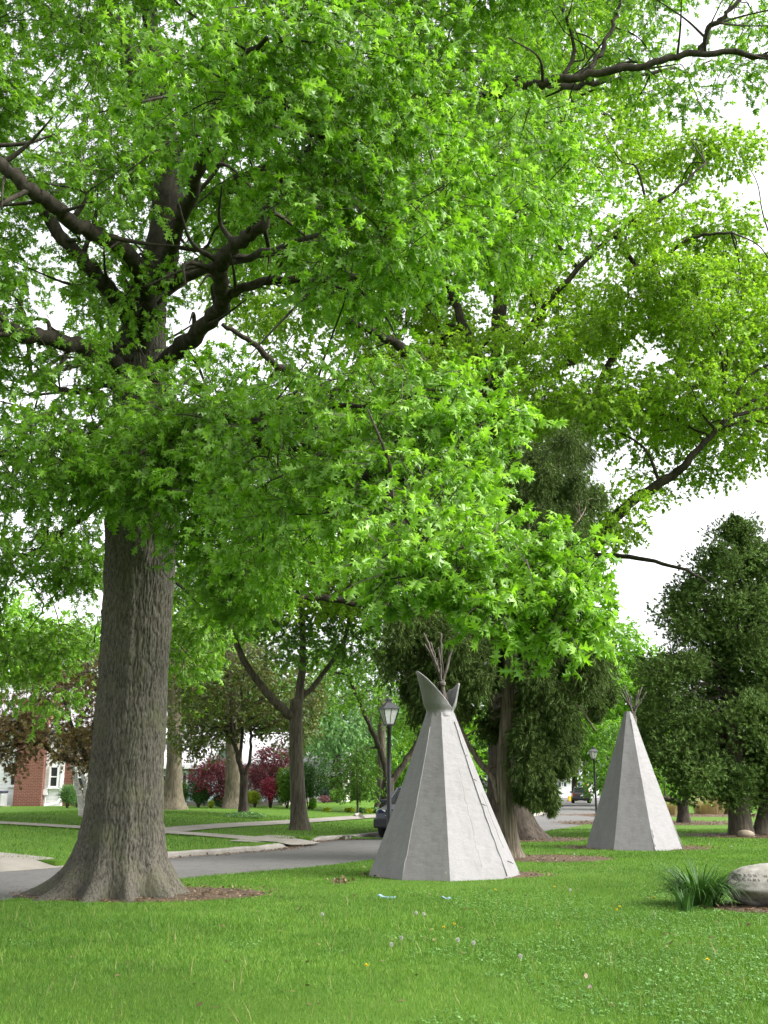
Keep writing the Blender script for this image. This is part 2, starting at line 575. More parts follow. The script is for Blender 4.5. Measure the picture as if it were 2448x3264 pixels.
def ribbon(name, L, offs, hs, mat, z=None, kind="structure"):
    """strip along a line: offsets to its left, heights per offset (or draped on the terrain)"""
    n = normals2(L)
    V, F = [], []
    k = len(offs)
    for p, q in zip(L, n):
        for o_, h_ in zip(offs, hs):
            a = p + q * o_
            V.append((a[0], a[1], h_ if z is None else float(lawn_h(a)[0]) + z + h_))
    rows = len(L)
    if hs[0] < -.1:
        for e, pos in ((0, 0), (len(L) - 1, None)):
            row = [(v[0], v[1], v[2] - .3) for v in V[e * k:(e + 1) * k]]
            if pos == 0:
                first = row
            else:
                V += row
        V = first + V
        rows += 2
    for i in range(rows - 1):
        for j in range(k - 1):
            F.append((i * k + j, i * k + j + 1, (i + 1) * k + j + 1, (i + 1) * k + j)[::-1])
    o = MB().add(V, F).build(name, mat, smooth=True)
    return tag(o, kind=kind)

def build_road():
    n = len(NEAR)
    def resample(L, m):
        s = np.r_[0, np.cumsum(np.linalg.norm(np.diff(L, axis=0), axis=1))]
        u = np.linspace(0, 1, m) ** 1.0 * s[-1]
        return np.c_[np.interp(u, s, L[:, 0]), np.interp(u, s, L[:, 1])]
    a, b = resample(NEAR, 240), resample(FAR, 240)
    V, F = [], []
    for p, q in zip(a, b):
        for t_ in (0, .25, .5, .75, 1):
            m_ = p + (q - p) * t_
            V.append((m_[0], m_[1], .0 + .03 * math.sin(math.pi * t_)))
    for i in range(239):
        for j in range(4):
            F.append((i * 5 + j, (i + 1) * 5 + j, (i + 1) * 5 + j + 1, i * 5 + j + 1)[::-1])
    tag(MB().add(V, F).build("road", M['asphalt'], smooth=True), kind="structure")
build_road()
ribbon("near_lawn_verge", NEAR, [-1.15, -.5, .0], [.035, .035, .028], M['lawn'])
# side street that opens on the left beyond the bend
SIDE = catmull([(19, 98), (8, 99), (-8, 104), (-40, 116)], 6)
ribbon("side_road", SIDE, [-4.0, 0, 4.0], [0, 0, 0], M['asphalt'], z=.05)

# kerb stones along the far side: two runs, broken by the walk
def kerb(i0, i1, name):
    L = FAR[i0:i1]
    n = normals2(L)
    mb = MB()
    V, F = [], []
    prof = [(-.01, -.05), (.0, .10), (.03, .135), (.15, .14), (.16, -.05)]
    for i, (p, q) in enumerate(zip(L, n)):
        wob = random.uniform(-.012, .012)
        e = min(1, .25 + .5 * min(i, len(L) - 1 - i))
        for o_, h_ in prof:
            a = p + q * o_
            V.append((a[0], a[1], (h_ * e + wob * e) if h_ > 0 else h_))
    k = len(prof)
    for i in range(len(L) - 1):
        for j in range(k - 1):
            F.append((i * k + j, i * k + j + 1, (i + 1) * k + j + 1, (i + 1) * k + j)[::-1])
    o = mb.add(V, F).build(name, M['kerb'])
    return tag(o, kind="structure")
def near_idx(p): return int(np.argmin(np.linalg.norm(FAR - p, axis=1)))
K1, K2, K3, K4 = near_idx(G(187, 2766)) + 1, near_idx(G(913, 2702)), near_idx(G(1000, 2684)), near_idx(G(1752, 2584))
kerb(K1, K2 + 1, "kerb")
kerb(K3, K4 + 1, "kerb")
for i0, i1 in ((0, K1 - 14), (K1 - 1, K2 + 1), (K3, len(FAR))):
    ribbon("lawn_verge", FAR[i0:i1], [.08, .13, .6, 1.15], [-.25, 0, 0, 0], M['lawn'], z=.006)

def draped(name, outline, mat, z=.02, kind="structure", label=None):
    """flat irregular sheet laid over the ground, cut from a fan of rings"""
    P = np.asarray(outline, float)
    c = P.mean(0)
    V, F = [], []
    n = len(P)
    fr = [0.0, .35, .7, .9, 1.0]
    zz = [1, 1, .9, .6, -1.2]
    for f_, q in zip(fr, zz):
        for p in P:
            a = c + (p - c) * f_
            V.append((a[0], a[1], float(lawn_h(a)[0]) + z * q))
    for r in range(len(fr) - 1):
        for i in range(n):
            F.append((r * n + i, r * n + (i + 1) % n, (r + 1) * n + (i + 1) % n, (r + 1) * n + i)[::-1])
    o = MB().add(V, F).build(name, mat, smooth=True)
    tag(o, kind=kind)
    return o

def gp(*pts): return [ground(x, y)[:2] for x, y in pts]
WALK = catmull(gp((-260, 2616), (0, 2625), (262, 2640), (470, 2651), (620, 2641), (800, 2629), (1000, 2617), (1230, 2600)), 8)
ribbon("sidewalk", WALK, [-.6, 0, .6], [0, 0, 0], M['concrete'], z=.035)
PATH = catmull([*gp((480, 2652), (640, 2662), (780, 2673), (900, 2683)), G(958, 2692)], 8)
ribbon("front_walk", PATH, [-.65, 0, .65], [0, 0, 0], M['concrete'], z=.035)
def apron(i0, i1, offs, rampw, name):
    L = FAR[i0:i1]
    n = normals2(L)
    V, F = [], []
    k = len(offs)
    for p, q in zip(L, n):
        for o_ in offs:
            a = p + q * o_
            V.append((a[0], a[1], float(lawn_h(a)[0]) * min(1, o_ / rampw) + .035 * min(1, .3 + o_)))
    for i in range(len(L) - 1):
        for j in range(k - 1):
            F.append((i * k + j, i * k + j + 1, (i + 1) * k + j + 1, (i + 1) * k + j)[::-1])
    tag(MB().add(V, F).build(name, M['concrete'], smooth=True), kind="structure")
    return L
APRON = apron(K1 - 14, K1 + 1, (-.05, .15, .4, .8, 1.6, 2.6, 4, 9, 16), .9, "driveway")
apron(K2 - 1, K3 + 2, (-.05, .15, .4, .8, 1.2, 1.6), .9, "walk_ramp")

# mulch beds
def blob(cx, cy, rx, ry, n=40, amp=.16, seed=0):
    a = np.linspace(0, 2 * math.pi, n, endpoint=False)
    r = 1 + amp * 2 * (fbm(np.c_[np.cos(a) * 1.6 + seed * 9.1, np.sin(a) * 1.6, np.zeros(n)]) - .45)
    return np.c_[cx + rx * r * np.cos(a), cy + ry * r * np.sin(a)]
BEDS = []
def bed(cx, cy, rx, ry, seed, z=.03, amp=.16):
    b = blob(cx, cy, rx, ry, seed=seed, amp=amp)
    BEDS.append((cx, cy, rx, ry))
    draped("mulch_bed", b, M['mulch'], z=z)
OAK = np.array((-3.99, 16.55))
TP1 = np.array((1.11, 20.15))
TP2 = np.array((6.66, 29.0))
CED = ground(1632, 2738)
T2 = ground(1622, 2676)
ROCK = np.array((5.56, 14.98))
TH1, TH2 = ground(2362, 2664), ground(2424, 2660)
bed(OAK[0] + .35, OAK[1] + .15, 1.95, 1.25, 1)
bed(TP1[0] + .3, TP1[1] + .1, 1.75, 1.1, 2)
bed(TP2[0] + .1, TP2[1] + .2, 2.1, 1.35, 3)
bed(CED[0] + .7, CED[1] + .1, 1.6, 1.2, 4)
bed(T2[0] + .4, T2[1], 2.2, 1.6, 5)
bed(ROCK[0] - .1, ROCK[1] - .25, 1.15, .75, 6)
bed(TH1[0] + .9, TH1[1] - .1, 3.0, 2.0, 7)
bed(12.5, 49.5, 4.6, 3.2, 8)
bed(17.5, 63, 7.0, 3.6, 9)

# ------------------------------------------------------------------ leaves
def star_leaf(spread=1.0):
    """lobed oak leaf, 1 long: sinuses near the midrib, pointed lobes; slightly cupped"""
    sin_ = [(.030, .10), (.07, .33), (.075, .58), (.06, .80)]
    tip = [(.26, .20), (.43, .50), (.25, .86)]
    V = [(0, 0, 0)]
    for s in (1, -1):
        for a, b in sin_: V.append((s * a * spread, b, -.02))
        for a, b in tip: V.append((s * a * spread, b, -.10 - .22 * a))
    V.append((0, 1.0, -.16))
    S = lambda s, i: 1 + s * 7 + i
    Tp = lambda s, i: 1 + s * 7 + 4 + i
    T = []
    for s in (0, 1):
        for i in range(3): T.append((S(s, i), Tp(s, i), S(s, i + 1)))
    for i in range(3):
        T += [(S(0, i), S(0, i + 1), S(1, i + 1)), (S(0, i), S(1, i + 1), S(1, i))]
    T += [(0, S(0, 0), S(1, 0)), (S(0, 3), 15, S(1, 3))]
    return np.array(V), np.array(T)
LEAF_STAR = star_leaf()
LEAF_MAPLE = (np.array([(0, 0, 0), (.12, .25, 0), (.48, .22, -.1), (.22, .5, -.03), (.40, .74, -.12), (.10, .68, -.03), (0, 1, -.14), (-.10, .68, -.03), (-.40, .74, -.12), (-.22, .5, -.03), (-.48, .22, -.1), (-.12, .25, 0)]),
              np.array([(0, 1, 11), (1, 2, 3), (3, 4, 5), (5, 6, 7), (7, 8, 9), (9, 10, 11), (1, 3, 11), (3, 9, 11), (3, 5, 9), (5, 7, 9)]))
LEAF_LOBE = (np.array([(0, 0, 0), (.46, .36, -.06), (.15, .5, .02), (0, 1, -.14), (-.15, .5, .02), (-.46, .36, -.06)]), np.array([(0, 1, 2), (2, 3, 4), (0, 4, 5), (0, 2, 4)]))
LEAF_OVAL = (np.array([(0, 0, 0), (.22, .3, .03), (.2, .65, -.02), (0, 1, -.12), (-.2, .65, -.02), (-.22, .3, .03)]),
             np.array([(0, 1, 5), (1, 2, 4), (1, 4, 5), (2, 3, 4)]))
BLADE = (np.array([(-.5, 0, 0), (.5, 0, 0), (-.38, .45, .02), (.38, .45, .02), (0, 1, .16)]) * np.array((1, 1, 1)), np.array([(0, 1, 3), (0, 3, 2), (2, 3, 4)]))
def tuft(n, spread, wd, seed):
    r = np.random.default_rng(seed)
    V, T = [], []
    for i in range(n):
        t0 = r.uniform(0, .45)
        a = r.uniform(0, 2 * math.pi)
        d = np.array((math.cos(a) * spread, 1, math.sin(a) * spread)) * r.uniform(.4, .7)
        b = np.array((0, t0, 0))
        s = np.array((math.sin(a), .1, -math.cos(a))) * wd
        V += [b - s, b + s * .6 + d * .35, b + d, b + d * .4 - s * 1.3]
        k = 4 * i
        T += [(k, k + 1, k + 2), (k, k + 2, k + 3)]
    return np.array(V), np.array(T)
TUFT_CEDAR = tuft(9, .5, .04, 1)
TUFT_THUJA = tuft(9, .8, .085, 2)

def unit(a):
    return a / (np.linalg.norm(a, axis=-1, keepdims=True) + 1e-9)

def leaves(tpl, P, D, N, L, wide=1.0):
    tv, tt = tpl
    D = unit(D)
    Z = unit(N - (N * D).sum(1, keepdims=True) * D)
    X = np.cross(D, Z)
    L = np.asarray(L)[:, None, None]
    W = wide if np.isscalar(wide) else np.asarray(wide)[:, None, None]
    V = P[:, None, :] + L * (tv[None, :, 0:1] * W * X[:, None] + tv[None, :, 1:2] * D[:, None] + tv[None, :, 2:3] * Z[:, None])
    T = tt[None] + (np.arange(len(P)) * len(tv))[:, None, None]
    return V.reshape(-1, 3), T.reshape(-1, 3)

def sprays(clumps, n_spray, per, slen, lsize, droop=.25, up=.9, shell=.5, outw=0.0, rnd=.5):
    """leafy twigs spread through clumps (c, rx, rz): returns leaf P, D, N, L and twig lines"""
    P, D, N, L, TW = [], [], [], [], []
    for c, rx, rz in clumps:
        n = max(3, int(n_spray * random.uniform(.75, 1.25)))
        u = unit(RNG.normal(size=(n, 3)))
        rad = RNG.random((n, 1)) ** shell
        off = u * rad * np.array((rx, rx, rz))
        p = c + off
        a = unit(unit(off + 1e-3) * .8 + RNG.normal(size=(n, 3)) * .5 + np.array((0, 0, -droop)))
        l = slen * RNG.uniform(.6, 1.3, (n, 1))
        TW.append((p, p + a * l * .55 + np.array((0, 0, .0)), p + a * l + np.array((0, 0, -.10)) * l))
        for k in range(per):
            t_ = (RNG.random((n, 1)) * .85 + .15) ** .7
            q = p + a * l * t_ + np.array((0, 0, -.10)) * l * t_ * t_
            dd = unit(a * .55 + RNG.normal(size=(n, 3)) * .55 + np.array((0, 0, -.38)))
            P.append(q); D.append(dd)
            N.append(unit(np.array((0, 0, up)) + unit(off + 1e-3) * outw + RNG.normal(size=(n, 3)) * rnd))
            L.append(lsize * RNG.uniform(.6, 1.3, n))
    return np.concatenate(P), np.concatenate(D), np.concatenate(N), np.concatenate(L), TW

def twig_geo(TW, r):
    """three-sided thin twigs for all sprays"""
    A = np.concatenate([t[0] for t in TW]); B = np.concatenate([t[1] for t in TW]); C = np.concatenate([t[2] for t in TW])
    d = unit(C - A)
    x = unit(np.cross(d, np.array((.3, .2, 1.0))))
    y = np.cross(d, x)
    V = []
    for p, rr in ((A, r), (B, r * .7), (C, r * .3)):
        for k in range(3):
            a = 2 * math.pi * k / 3
            V.append(p + rr * (math.cos(a) * x + math.sin(a) * y))
    V = np.stack(V, 1)
    t = []
    for s in (0, 3):
        for k in range(3):
            k2 = (k + 1) % 3
            t += [(s + k, s + k2, s + 3 + k2), (s + k, s + 3 + k2, s + 3 + k)]
    T = np.array(t)[None] + (np.arange(len(A)) * 9)[:, None, None]
    return V.reshape(-1, 3), T.reshape(-1, 3)

def in_poly(p, poly):
    x, y = p
    r = False
    n = len(poly)
    for i in range(n):
        x1, y1 = poly[i]; x2, y2 = poly[(i + 1) % n]
        if (y1 > y) != (y2 > y) and x < (x2 - x1) * (y - y1) / (y2 - y1) + x1: r = not r
    return r

def fill(poly, Y0, Y1, step, rx, rz, gaps=(), jit=.45):
    """clumps of a crown: an outline of the crown seen from the lawn, filled through its depth"""
    xs = [p[0] for p in poly]; ys = [p[1] for p in poly]
    Ym = (Y0 + Y1) / 2
    s = step * FPX / Ym
    out = []
    y = min(ys); row = 0
    while y <= max(ys):
        x = min(xs) + (s / 2 if row % 2 else 0)
        while x <= max(xs):
            q = (x + random.uniform(-jit, jit) * s, y + random.uniform(-jit, jit) * s)
            if in_poly(q, poly) and not any(((q[0] - g[0]) / g[2]) ** 2 + ((q[1] - g[1]) / g[3]) ** 2 < 1 for g in gaps):
                k = random.uniform(.75, 1.2)
                out.append((at(q[0], q[1], random.uniform(Y0, Y1)), rx * k, rz * k))
            x += s
        y += s * .85; row += 1
    return out

def limb(mb, pts, r0, r1, n=10, sub=6, wob=.04):
    L = catmull(np.asarray(pts, float), sub)
    L[1:-1] += (RNG.random((len(L) - 2, 3)) - .5) * wob
    r = np.linspace(0, 1, len(L))
    rr = r0 + (r1 - r0) * r ** .8
    rr = rr * (1 + (RNG.random(len(L)) - .5) * .12)
    mb.tube(L, rr, n)
    return list(zip(L, rr))

def connect(mb, nodes_, clumps, r=.03, every=1, n=5):
    """a thin branch from the nearest limb to every clump"""
    NP = np.array([p for p, _ in nodes_]); NR = np.array([q for _, q in nodes_])
    for i, (c, rx, rz) in enumerate(clumps):
        if i % every: continue
        d = np.linalg.norm(NP - c, axis=1) + np.where(NP[:, 2] > c[2] + .5, .6, 0)
        j = int(np.argmin(d))
        a = NP[j]
        v = c - a
        ln = np.linalg.norm(v)
        if ln < .25: continue
        m1 = a + v * .35 + RNG.normal(size=3) * .07 * ln + np.array((0, 0, .10 * ln))
        m2 = a + v * .7 + RNG.normal(size=3) * .06 * ln + np.array((0, 0, .07 * ln))
        L = catmull([a, m1, m2, c + v / ln * rx * .5], 4)
        r0 = min(NR[j] * .8, r * (1 + .25 * ln))
        mb.tube(L, np.linspace(r0, r * .22, len(L)), n)

def trunk_geo(mb, base, path, radii, flare=.5, lobes=((0, .2),), n=28, sub=8, ridge=.0, fh=.35):
    """trunk with root flare: path points from the ground up"""
    L = catmull(np.asarray(path, float), sub)
    s = np.linspace(0, 1, len(L))
    rr = np.interp(s, np.linspace(0, 1, len(radii)), radii)
    V, F = [], []
    th = np.linspace(0, 2 * math.pi, n, endpoint=False)
    for p, r in zip(L, rr):
        z = max(0, p[2] - base[2])
        e = math.exp(-z / fh)
        add = np.zeros(n)
        for a, amp, wdt in lobes:
            d = np.angle(np.exp(1j * (th - a)))
            add += amp * np.exp(-(d / wdt) ** 2)
        rad = r * (1 + flare * e) + add * e
        if ridge:
            q = np.c_[np.cos(th) * r * 9, np.sin(th) * r * 9, np.full(n, z * 1.2)]
            rad = rad + ridge * (np.abs(fbm(q, 3) - .44) * 4 - .4) + ridge * 1.5 * (fbm(q * .33 + 5, 2) - .4)
        for k in range(n):
            V.append((p[0] + rad[k] * math.cos(th[k]), p[1] + rad[k] * math.sin(th[k]), p[2]))
    for i in range(len(L) - 1):
        for k in range(n):
            F.append((i * n + k, i * n + (k + 1) % n, (i + 1) * n + (k + 1) % n, (i + 1) * n + k))
    F.append(tuple((len(L) - 1) * n + k for k in range(n)))
    mb.add(V, F)
    return list(zip(L, rr))

def crown(root, clumps, mat, tpl, n_spray, per, slen, lsize, twig=.006, wood=None, nodes_=None, br=.03, every=1, **kw):
    P, D, N, L, TW = sprays(clumps, n_spray, per, slen, lsize, **kw)
    parts = [(*leaves(tpl, P, D, N, L), mat)]
    if nodes_:
        mb = MB()
        connect(mb, nodes_, clumps, br, every)
        if mb.v: parts.append((*mb.tris(), M['limb_bark'] if wood is None else wood))
    if twig:
        parts.append((*twig_geo(TW, twig), M['twig']))
    multi_mesh("crown", parts, root)
    return len(P)

# ------------------------------------------------------------------ the big oak
def build_oak():
    root = empty("oak_tree", (OAK[0], OAK[1], 0.03), "huge oak with thick flared trunk and pointed bright green leaves overhanging the lawn", "tree")
    base = np.array((OAK[0], OAK[1], 0.0))
    # trunk: measured outline, fine ridges, root flare strongest to the left
    n, zs = 380, np.concatenate([np.linspace(-.05, 7.2, 480), np.linspace(7.23, 10.4, 90)])
    th = np.linspace(0, 2 * math.pi, n, endpoint=False)
    lead = [at(455, 1050, 16.6)[0] - OAK[0], at(480, 930, 16.6)[0] - OAK[0]]
    cx = np.interp(zs, [0, 1.5, 3.3, 5.8, 9.0, 10.4], [0, 0, .02, 0, lead[0], lead[1]])
    rz = np.interp(zs, [0, .6, 1.1, 1.85, 3.3, 5.2, 5.8, 6.6, 8.9, 10.4], [.76, .63, .575, .55, .53, .565, .60, .52, .44, .20])
    lob = [(math.pi, .74, .40, .30), (math.pi * 1.22, .55, .22, .22), (math.pi * 1.42, .42, .16, .22), (math.pi * 1.62, .40, .15, .2), (math.pi * 1.82, .42, .18, .24), (.05, .38, .3, .3), (1.2, .5, .3, .3), (2.2, .5, .3, .3), (math.pi * .88, .5, .25, .25)]
    V = []
    TH, ZZ = np.meshgrid(th, zs)
    Rd = np.repeat(rz[:, None], n, 1)
    for a, amp, wd, fh in lob:
        d = np.angle(np.exp(1j * (TH - a)))
        Rd = Rd + amp * np.exp(-(d / wd) ** 2) * np.exp(-np.maximum(ZZ, 0) / fh) * (.85 + .3 * fbm(np.stack([TH * 0 + a * 3, ZZ * 3, TH * 0], -1), 2))
        Rd = Rd + .10 * amp * np.exp(-(d / wd) ** 2) * np.exp(-np.maximum(ZZ, 0) / 1.6)
    q = np.stack([np.cos(TH) * .55, np.sin(TH) * .55, ZZ], -1)
    warp = (fbm(q * 3.0 + 3, 2) - .4)[..., None] * np.array((.10, .10, 0))
    n1 = fbm((q + warp) * np.array((23, 23, 4.2)) + 20, 2) / .75
    furrow = np.clip(1 - np.abs(n1 - .5) * 7, 0, 1)
    n2 = fbm((q + warp) * np.array((44, 44, 9)) + 50, 2) / .75
    furrow2 = np.clip(1 - np.abs(n2 - .5) * 6, 0, 1)
    big = fbm(q * 3.0 + 9, 3) - .42
    Rd = Rd + .055 * big - .019 * furrow - .010 * furrow2 + .010 * n1
    # scar ridge and knots on the front
    for a, z0, s1, s2, am in ((-1.5, 3.9, .10, 1.1, .05), (-1.05, 4.0, .16, .12, .04), (-1.25, 5.2, .2, .2, .06), (-2.3, 5.75, .22, .3, .10), (-.8, 5.6, .3, .25, .08)):
        d = np.angle(np.exp(1j * (TH - a)))
        Rd = Rd + am * np.exp(-(d / s1) ** 2 - ((ZZ - z0) / s2) ** 2)
    X = base[0] + cx[:, None] + Rd * np.cos(TH)
    Yv = base[1] + Rd * np.sin(TH)
    V = np.stack([X, Yv, ZZ], -1).reshape(-1, 3)
    i = (np.arange(len(zs) - 1)[:, None] * n + np.arange(n)[None])
    j = (np.arange(len(zs) - 1)[:, None] * n + (np.arange(n)[None] + 1) % n)
    T = np.concatenate([np.c_[i.ravel(), j.ravel(), (j + n).ravel()], np.c_[i.ravel(), (j + n).ravel(), (i + n).ravel()]])
    tri_mesh("trunk", V, T, M['oak_bark'], root, smooth=True)
    nodes_ = [(np.array((base[0], base[1], z)), .4) for z in np.arange(5.5, 9, .5)]
    Yt = 16.5
    def lm(pts, r0, r1, n=12):
        mb = MB()
        nd = limb(mb, [at(*p) for p in pts], r0, r1, n, 7, .07)
        for i in range(4, len(nd) - 2, 3):
            p, r = nd[i]
            if r < .03: continue
            t = nd[i + 1][0] - nd[i - 1][0]
            d = unit(unit(t) * .6 + RNG.normal(size=3) * .7 + np.array((0, 0, .15)))
            l = random.uniform(.6, 1.6)
            q1 = p + d * l * .5 + RNG.normal(size=3) * .10
            q2 = p + d * l + RNG.normal(size=3) * .22 + np.array((0, 0, -.1))
            L = catmull([p, q1, q2], 6)
            mb.tube(L, np.linspace(min(r * .45, .045), .008, len(L)), 6)
            nodes_.append((q1, .02)); nodes_.append((q2, .012))
        mb.build("limb", M['limb_bark'], root, smooth=True)
        nodes_.extend(nd)
    lm([(430, 1200, 16.5), (455, 1050, 16.6), (480, 930, 16.6), (535, 700, 16.6), (520, 450, 16.6), (420, 200, 16.6), (345, 0, 16.6), (300, -350, 16.8)], .42, .16, 16)
    lm([(525, 520, 16.6), (500, 250, 17), (470, 0, 17.4), (440, -350, 18)], .22, .12)
    lm([(445, 1170, 16.4), (470, 960, 15.6), (398, 797, 14.4), (250, 723, 13.4), (147, 634, 12.8), (44, 560, 12.5), (-120, 430, 12.4), (-330, 300, 12.4)], .155, .07)
    lm([(440, 1130, 16.5), (410, 1003, 15.9), (339, 914, 15.2), (221, 782, 14.8), (110, 620, 15), (-60, 450, 15.4)], .19, .07)
    lm([(430, 1210, 16.5), (345, 1140, 15.4), (265, 1107, 14.4), (118, 1070, 13.4), (-50, 1050, 12.9), (-350, 1010, 12.8)], .15, .085)
    lm([(410, 1240, 16.5), (340, 1226, 16.6), (221, 1247, 17), (100, 1200, 17.6)], .09, .05)
    lm([(450, 1250, 16.4), (545, 1135, 15.4), (634, 1062, 14.6), (708, 959, 13.8), (697, 860, 13.2), (728, 800, 12.9), (826, 723, 12.6), (880, 630, 12.3), (935, 580, 12.1), (930, 530, 12)], .155, .065)
    lm([(705, 960, 13.8), (790, 915, 13.4), (974, 893, 12.9), (1151, 878, 12.8), (1330, 850, 13), (1500, 800, 13.4)], .075, .035)
    lm([(540, 680, 16.6), (800, 560, 16), (1150, 430, 15.2), (1450, 340, 14.8), (1640, 285, 14.5), (1850, 240, 14.3), (2050, 205, 14.2), (2250, 165, 14.2), (2460, 185, 14.2), (2700, 200, 14.2)], .115, .036)
    lm([(1880, 232, 14.3), (1930, 130, 14.4), (1975, 20, 14.6), (2000, -150, 14.8)], .045, .02, 8)
    lm([(2230, 170, 14.2), (2260, 90, 14.1), (2330, 30, 14), (2420, -80, 14)], .06, .025, 8)
    lm([(1700, 275, 14.5), (1900, 265, 15.4), (2150, 215, 16)], .07, .03, 8)
    lm([(1800, 245, 14.6), (1830, 150, 14.8), (1800, 20, 15), (1850, -160, 15.2)], .04, .02, 8)
    lm([(500, 1500, 16.2), (720, 1430, 14), (950, 1420, 12), (1150, 1500, 10.3), (1320, 1640, 9), (1480, 1790, 8.2), (1640, 1900, 7.8), (1820, 2010, 7.5)], .11, .012, 8)
    lm([(470, 960, 16.4), (600, 650, 13.6), (680, 400, 11.4), (740, 230, 9.8), (850, 120, 8.8)], .14, .02, 8)
    lm([(680, 400, 11.4), (900, 420, 10.6), (1150, 450, 10)], .06, .015, 8)
    lm([(480, 950, 16.5), (560, 900, 15.6), (800, 820, 13), (1050, 740, 11), (1280, 760, 10)], .09, .015, 8)
    lm([(480, 1330, 16.2), (560, 1330, 14.6), (760, 1350, 12.8), (1000, 1300, 11.2), (1280, 1280, 10.2)], .10, .015, 8)
    lm([(380, 1420, 16.2), (250, 1400, 15), (80, 1430, 14), (-150, 1480, 13.5)], .10, .03, 8)
    lm([(480, 950, 16.6), (900, 700, 18.5), (1300, 600, 20), (1700, 520, 21.5)], .16, .04, 8)
    lm([(400, 1500, 16.8), (300, 1620, 18.5), (120, 1750, 19.5), (-80, 1850, 20.5)], .08, .02, 8)
    # --- crown
    gaps = [(270, 390, 50, 80), (90, 420, 60, 45), (90, 1080, 140, 90), (700, 1090, 130, 90), (560, 1000, 120, 130), (1440, 1400, 110, 90), (1040, 1130, 90, 70), (440, 1060, 175, 130), (520, 680, 70, 140), (880, 620, 80, 110), (750, 840, 80, 90), (300, 830, 120, 90), (100, 620, 70, 55), (690, 920, 80, 110), (580, 1090, 110, 70), (900, 900, 140, 50), (40, 1650, 120, 120), (520, 560, 80, 130), (400, 80, 90, 130)]
    A = []
    for x, y, Y, r in ((560, 200, 9.4, .62), (760, 120, 9.2, .6), (760, 300, 9.3, .62), (620, 370, 9.3, .55), (930, 350, 9.6, .6), (1050, 180, 9.4, .6), (900, 60, 9.2, .6), (1230, 120, 9.8, .65), (1380, 260, 10.2, .6), (1150, 320, 10, .6), (1080, 520, 9.8, .55), (1270, 440, 10, .6),
                       (1010, 620, 10, .6), (1180, 700, 9.8, .62), (1350, 640, 10.2, .6), (1100, 850, 10.2, .6), (1310, 800, 10.2, .55), (1450, 540, 10.8, .7), (1650, 420, 11.6, .7), (1750, 560, 11.6, .7), (1600, 650, 11.6, .7), (1520, 760, 11.4, .6), 
                       (640, 1330, 12.4, .75), (830, 1380, 11.8, .75), (1000, 1270, 11.2, .65), (1180, 1290, 10.4, .6), (1330, 1240, 10.2, .55), (1500, 1260, 10.2, .5), (1400, 1350, 10, .45), (1270, 1400, 10, .5), (930, 1500, 11.2, .7), (740, 1520, 12, .75), (560, 1480, 13, .8), (560, 1600, 13.4, .6), (1120, 1480, 10.6, .6), (1300, 1530, 9.6, .5), (1450, 1480, 9.6, .4), (1550, 1350, 10, .4),
                       (700, 1740, 14, .55), (740, 1830, 13.8, .5), (640, 1880, 17.8, .55), (780, 1900, 14, .45), (660, 1990, 18, .5), (840, 1800, 13, .55), (600, 2090, 18.4, .4), (620, 1760, 17.6, .6), (920, 1760, 12.4, .5), (250, 1500, 14.6, .6), (1180, 1640, 10.2, .55), (1000, 1640, 11, .6), (840, 1680, 11.6, .6), (420, 1420, 13.8, .75), (300, 1300, 14.2, .8), (470, 1280, 14, .6), (420, 1550, 14, .55), (700, 1260, 12.6, .6), (1440, 1680, 9, .45)):
        A.append((at(x, y, Y), r, r * .55))
    low = []
    for x, y, Y, r in ((1260, 1700, 8.2, .26), (1340, 1790, 7.9, .28), (1240, 1830, 7.7, .25), (1380, 1820, 7.6, .30), (1480, 1800, 7.8, .30), (1280, 1900, 7.5, .2), (1430, 1900, 7.5, .2), (1560, 1780, 8.0, .24), (1530, 1900, 7.6, .26), (1640, 1850, 7.7, .28), (1700, 1930, 7.6, .26), (1760, 1800, 7.8, .2), (1820, 1900, 7.6, .22), (1850, 1940, 7.5, .2), (1800, 2010, 7.5, .22), (1700, 1740, 8.0, .2), (1400, 1700, 8.4, .3), (1600, 1960, 7.5, .2)):
        low.append((at(x, y - (55 if x < 1600 else 20), Y), r, r * .6))
    polyB = [(-700, -900), (1650, -900), (1720, 150), (1780, 620), (1640, 900), (1300, 930), (1000, 960), (640, 930), (560, 1240), (800, 1260), (1200, 1230), (1500, 1300), (1480, 1700), (1150, 1760), (760, 1720), (620, 1600), (240, 1560), (0, 1500), (-700, 1450)]
    B = fill(polyB, 12.8, 15.2, 1.05, .72, .42, gaps)
    gapsC = [(270, 390, 50, 80), (90, 420, 90, 60), (90, 1080, 140, 90), (40, 1650, 120, 120)]
    polyC = [(-700, -900), (1850, -900), (1850, 300), (1900, 650), (1650, 850), (1200, 900), (650, 900), (560, 1200), (700, 1500), (650, 1980), (480, 2000), (250, 1650), (-100, 1560), (-700, 1600)]
    Cc = fill(polyC, 17.5, 22.5, 1.35, 1.0, .55, gapsC)
    left = fill([(-500, 1480), (150, 1500), (260, 1650), (300, 1900), (330, 2140), (120, 2230), (-500, 2300)], 17.5, 20.5, .9, .6, .36, [(30, 1660, 110, 120), (30, 1860, 120, 90)])
    topr = fill([(1650, -300), (2700, -300), (2700, 260), (2400, 230), (2250, 300), (2080, 420), (1750, 400)], 13.8, 17, .85, .6, .34, [(2300, 130, 70, 70), (2420, 220, 60, 40), (2150, 60, 70, 60)])
    print("oak clumps", len(A), len(B), len(Cc), len(left), len(topr))
    allc = A + B + Cc + topr + low
    mb = MB()
    connect(mb, nodes_, allc, .03)
    connect(mb, nodes_, left, .013)
    LV, LT, TWs, off = [], [], [], 0
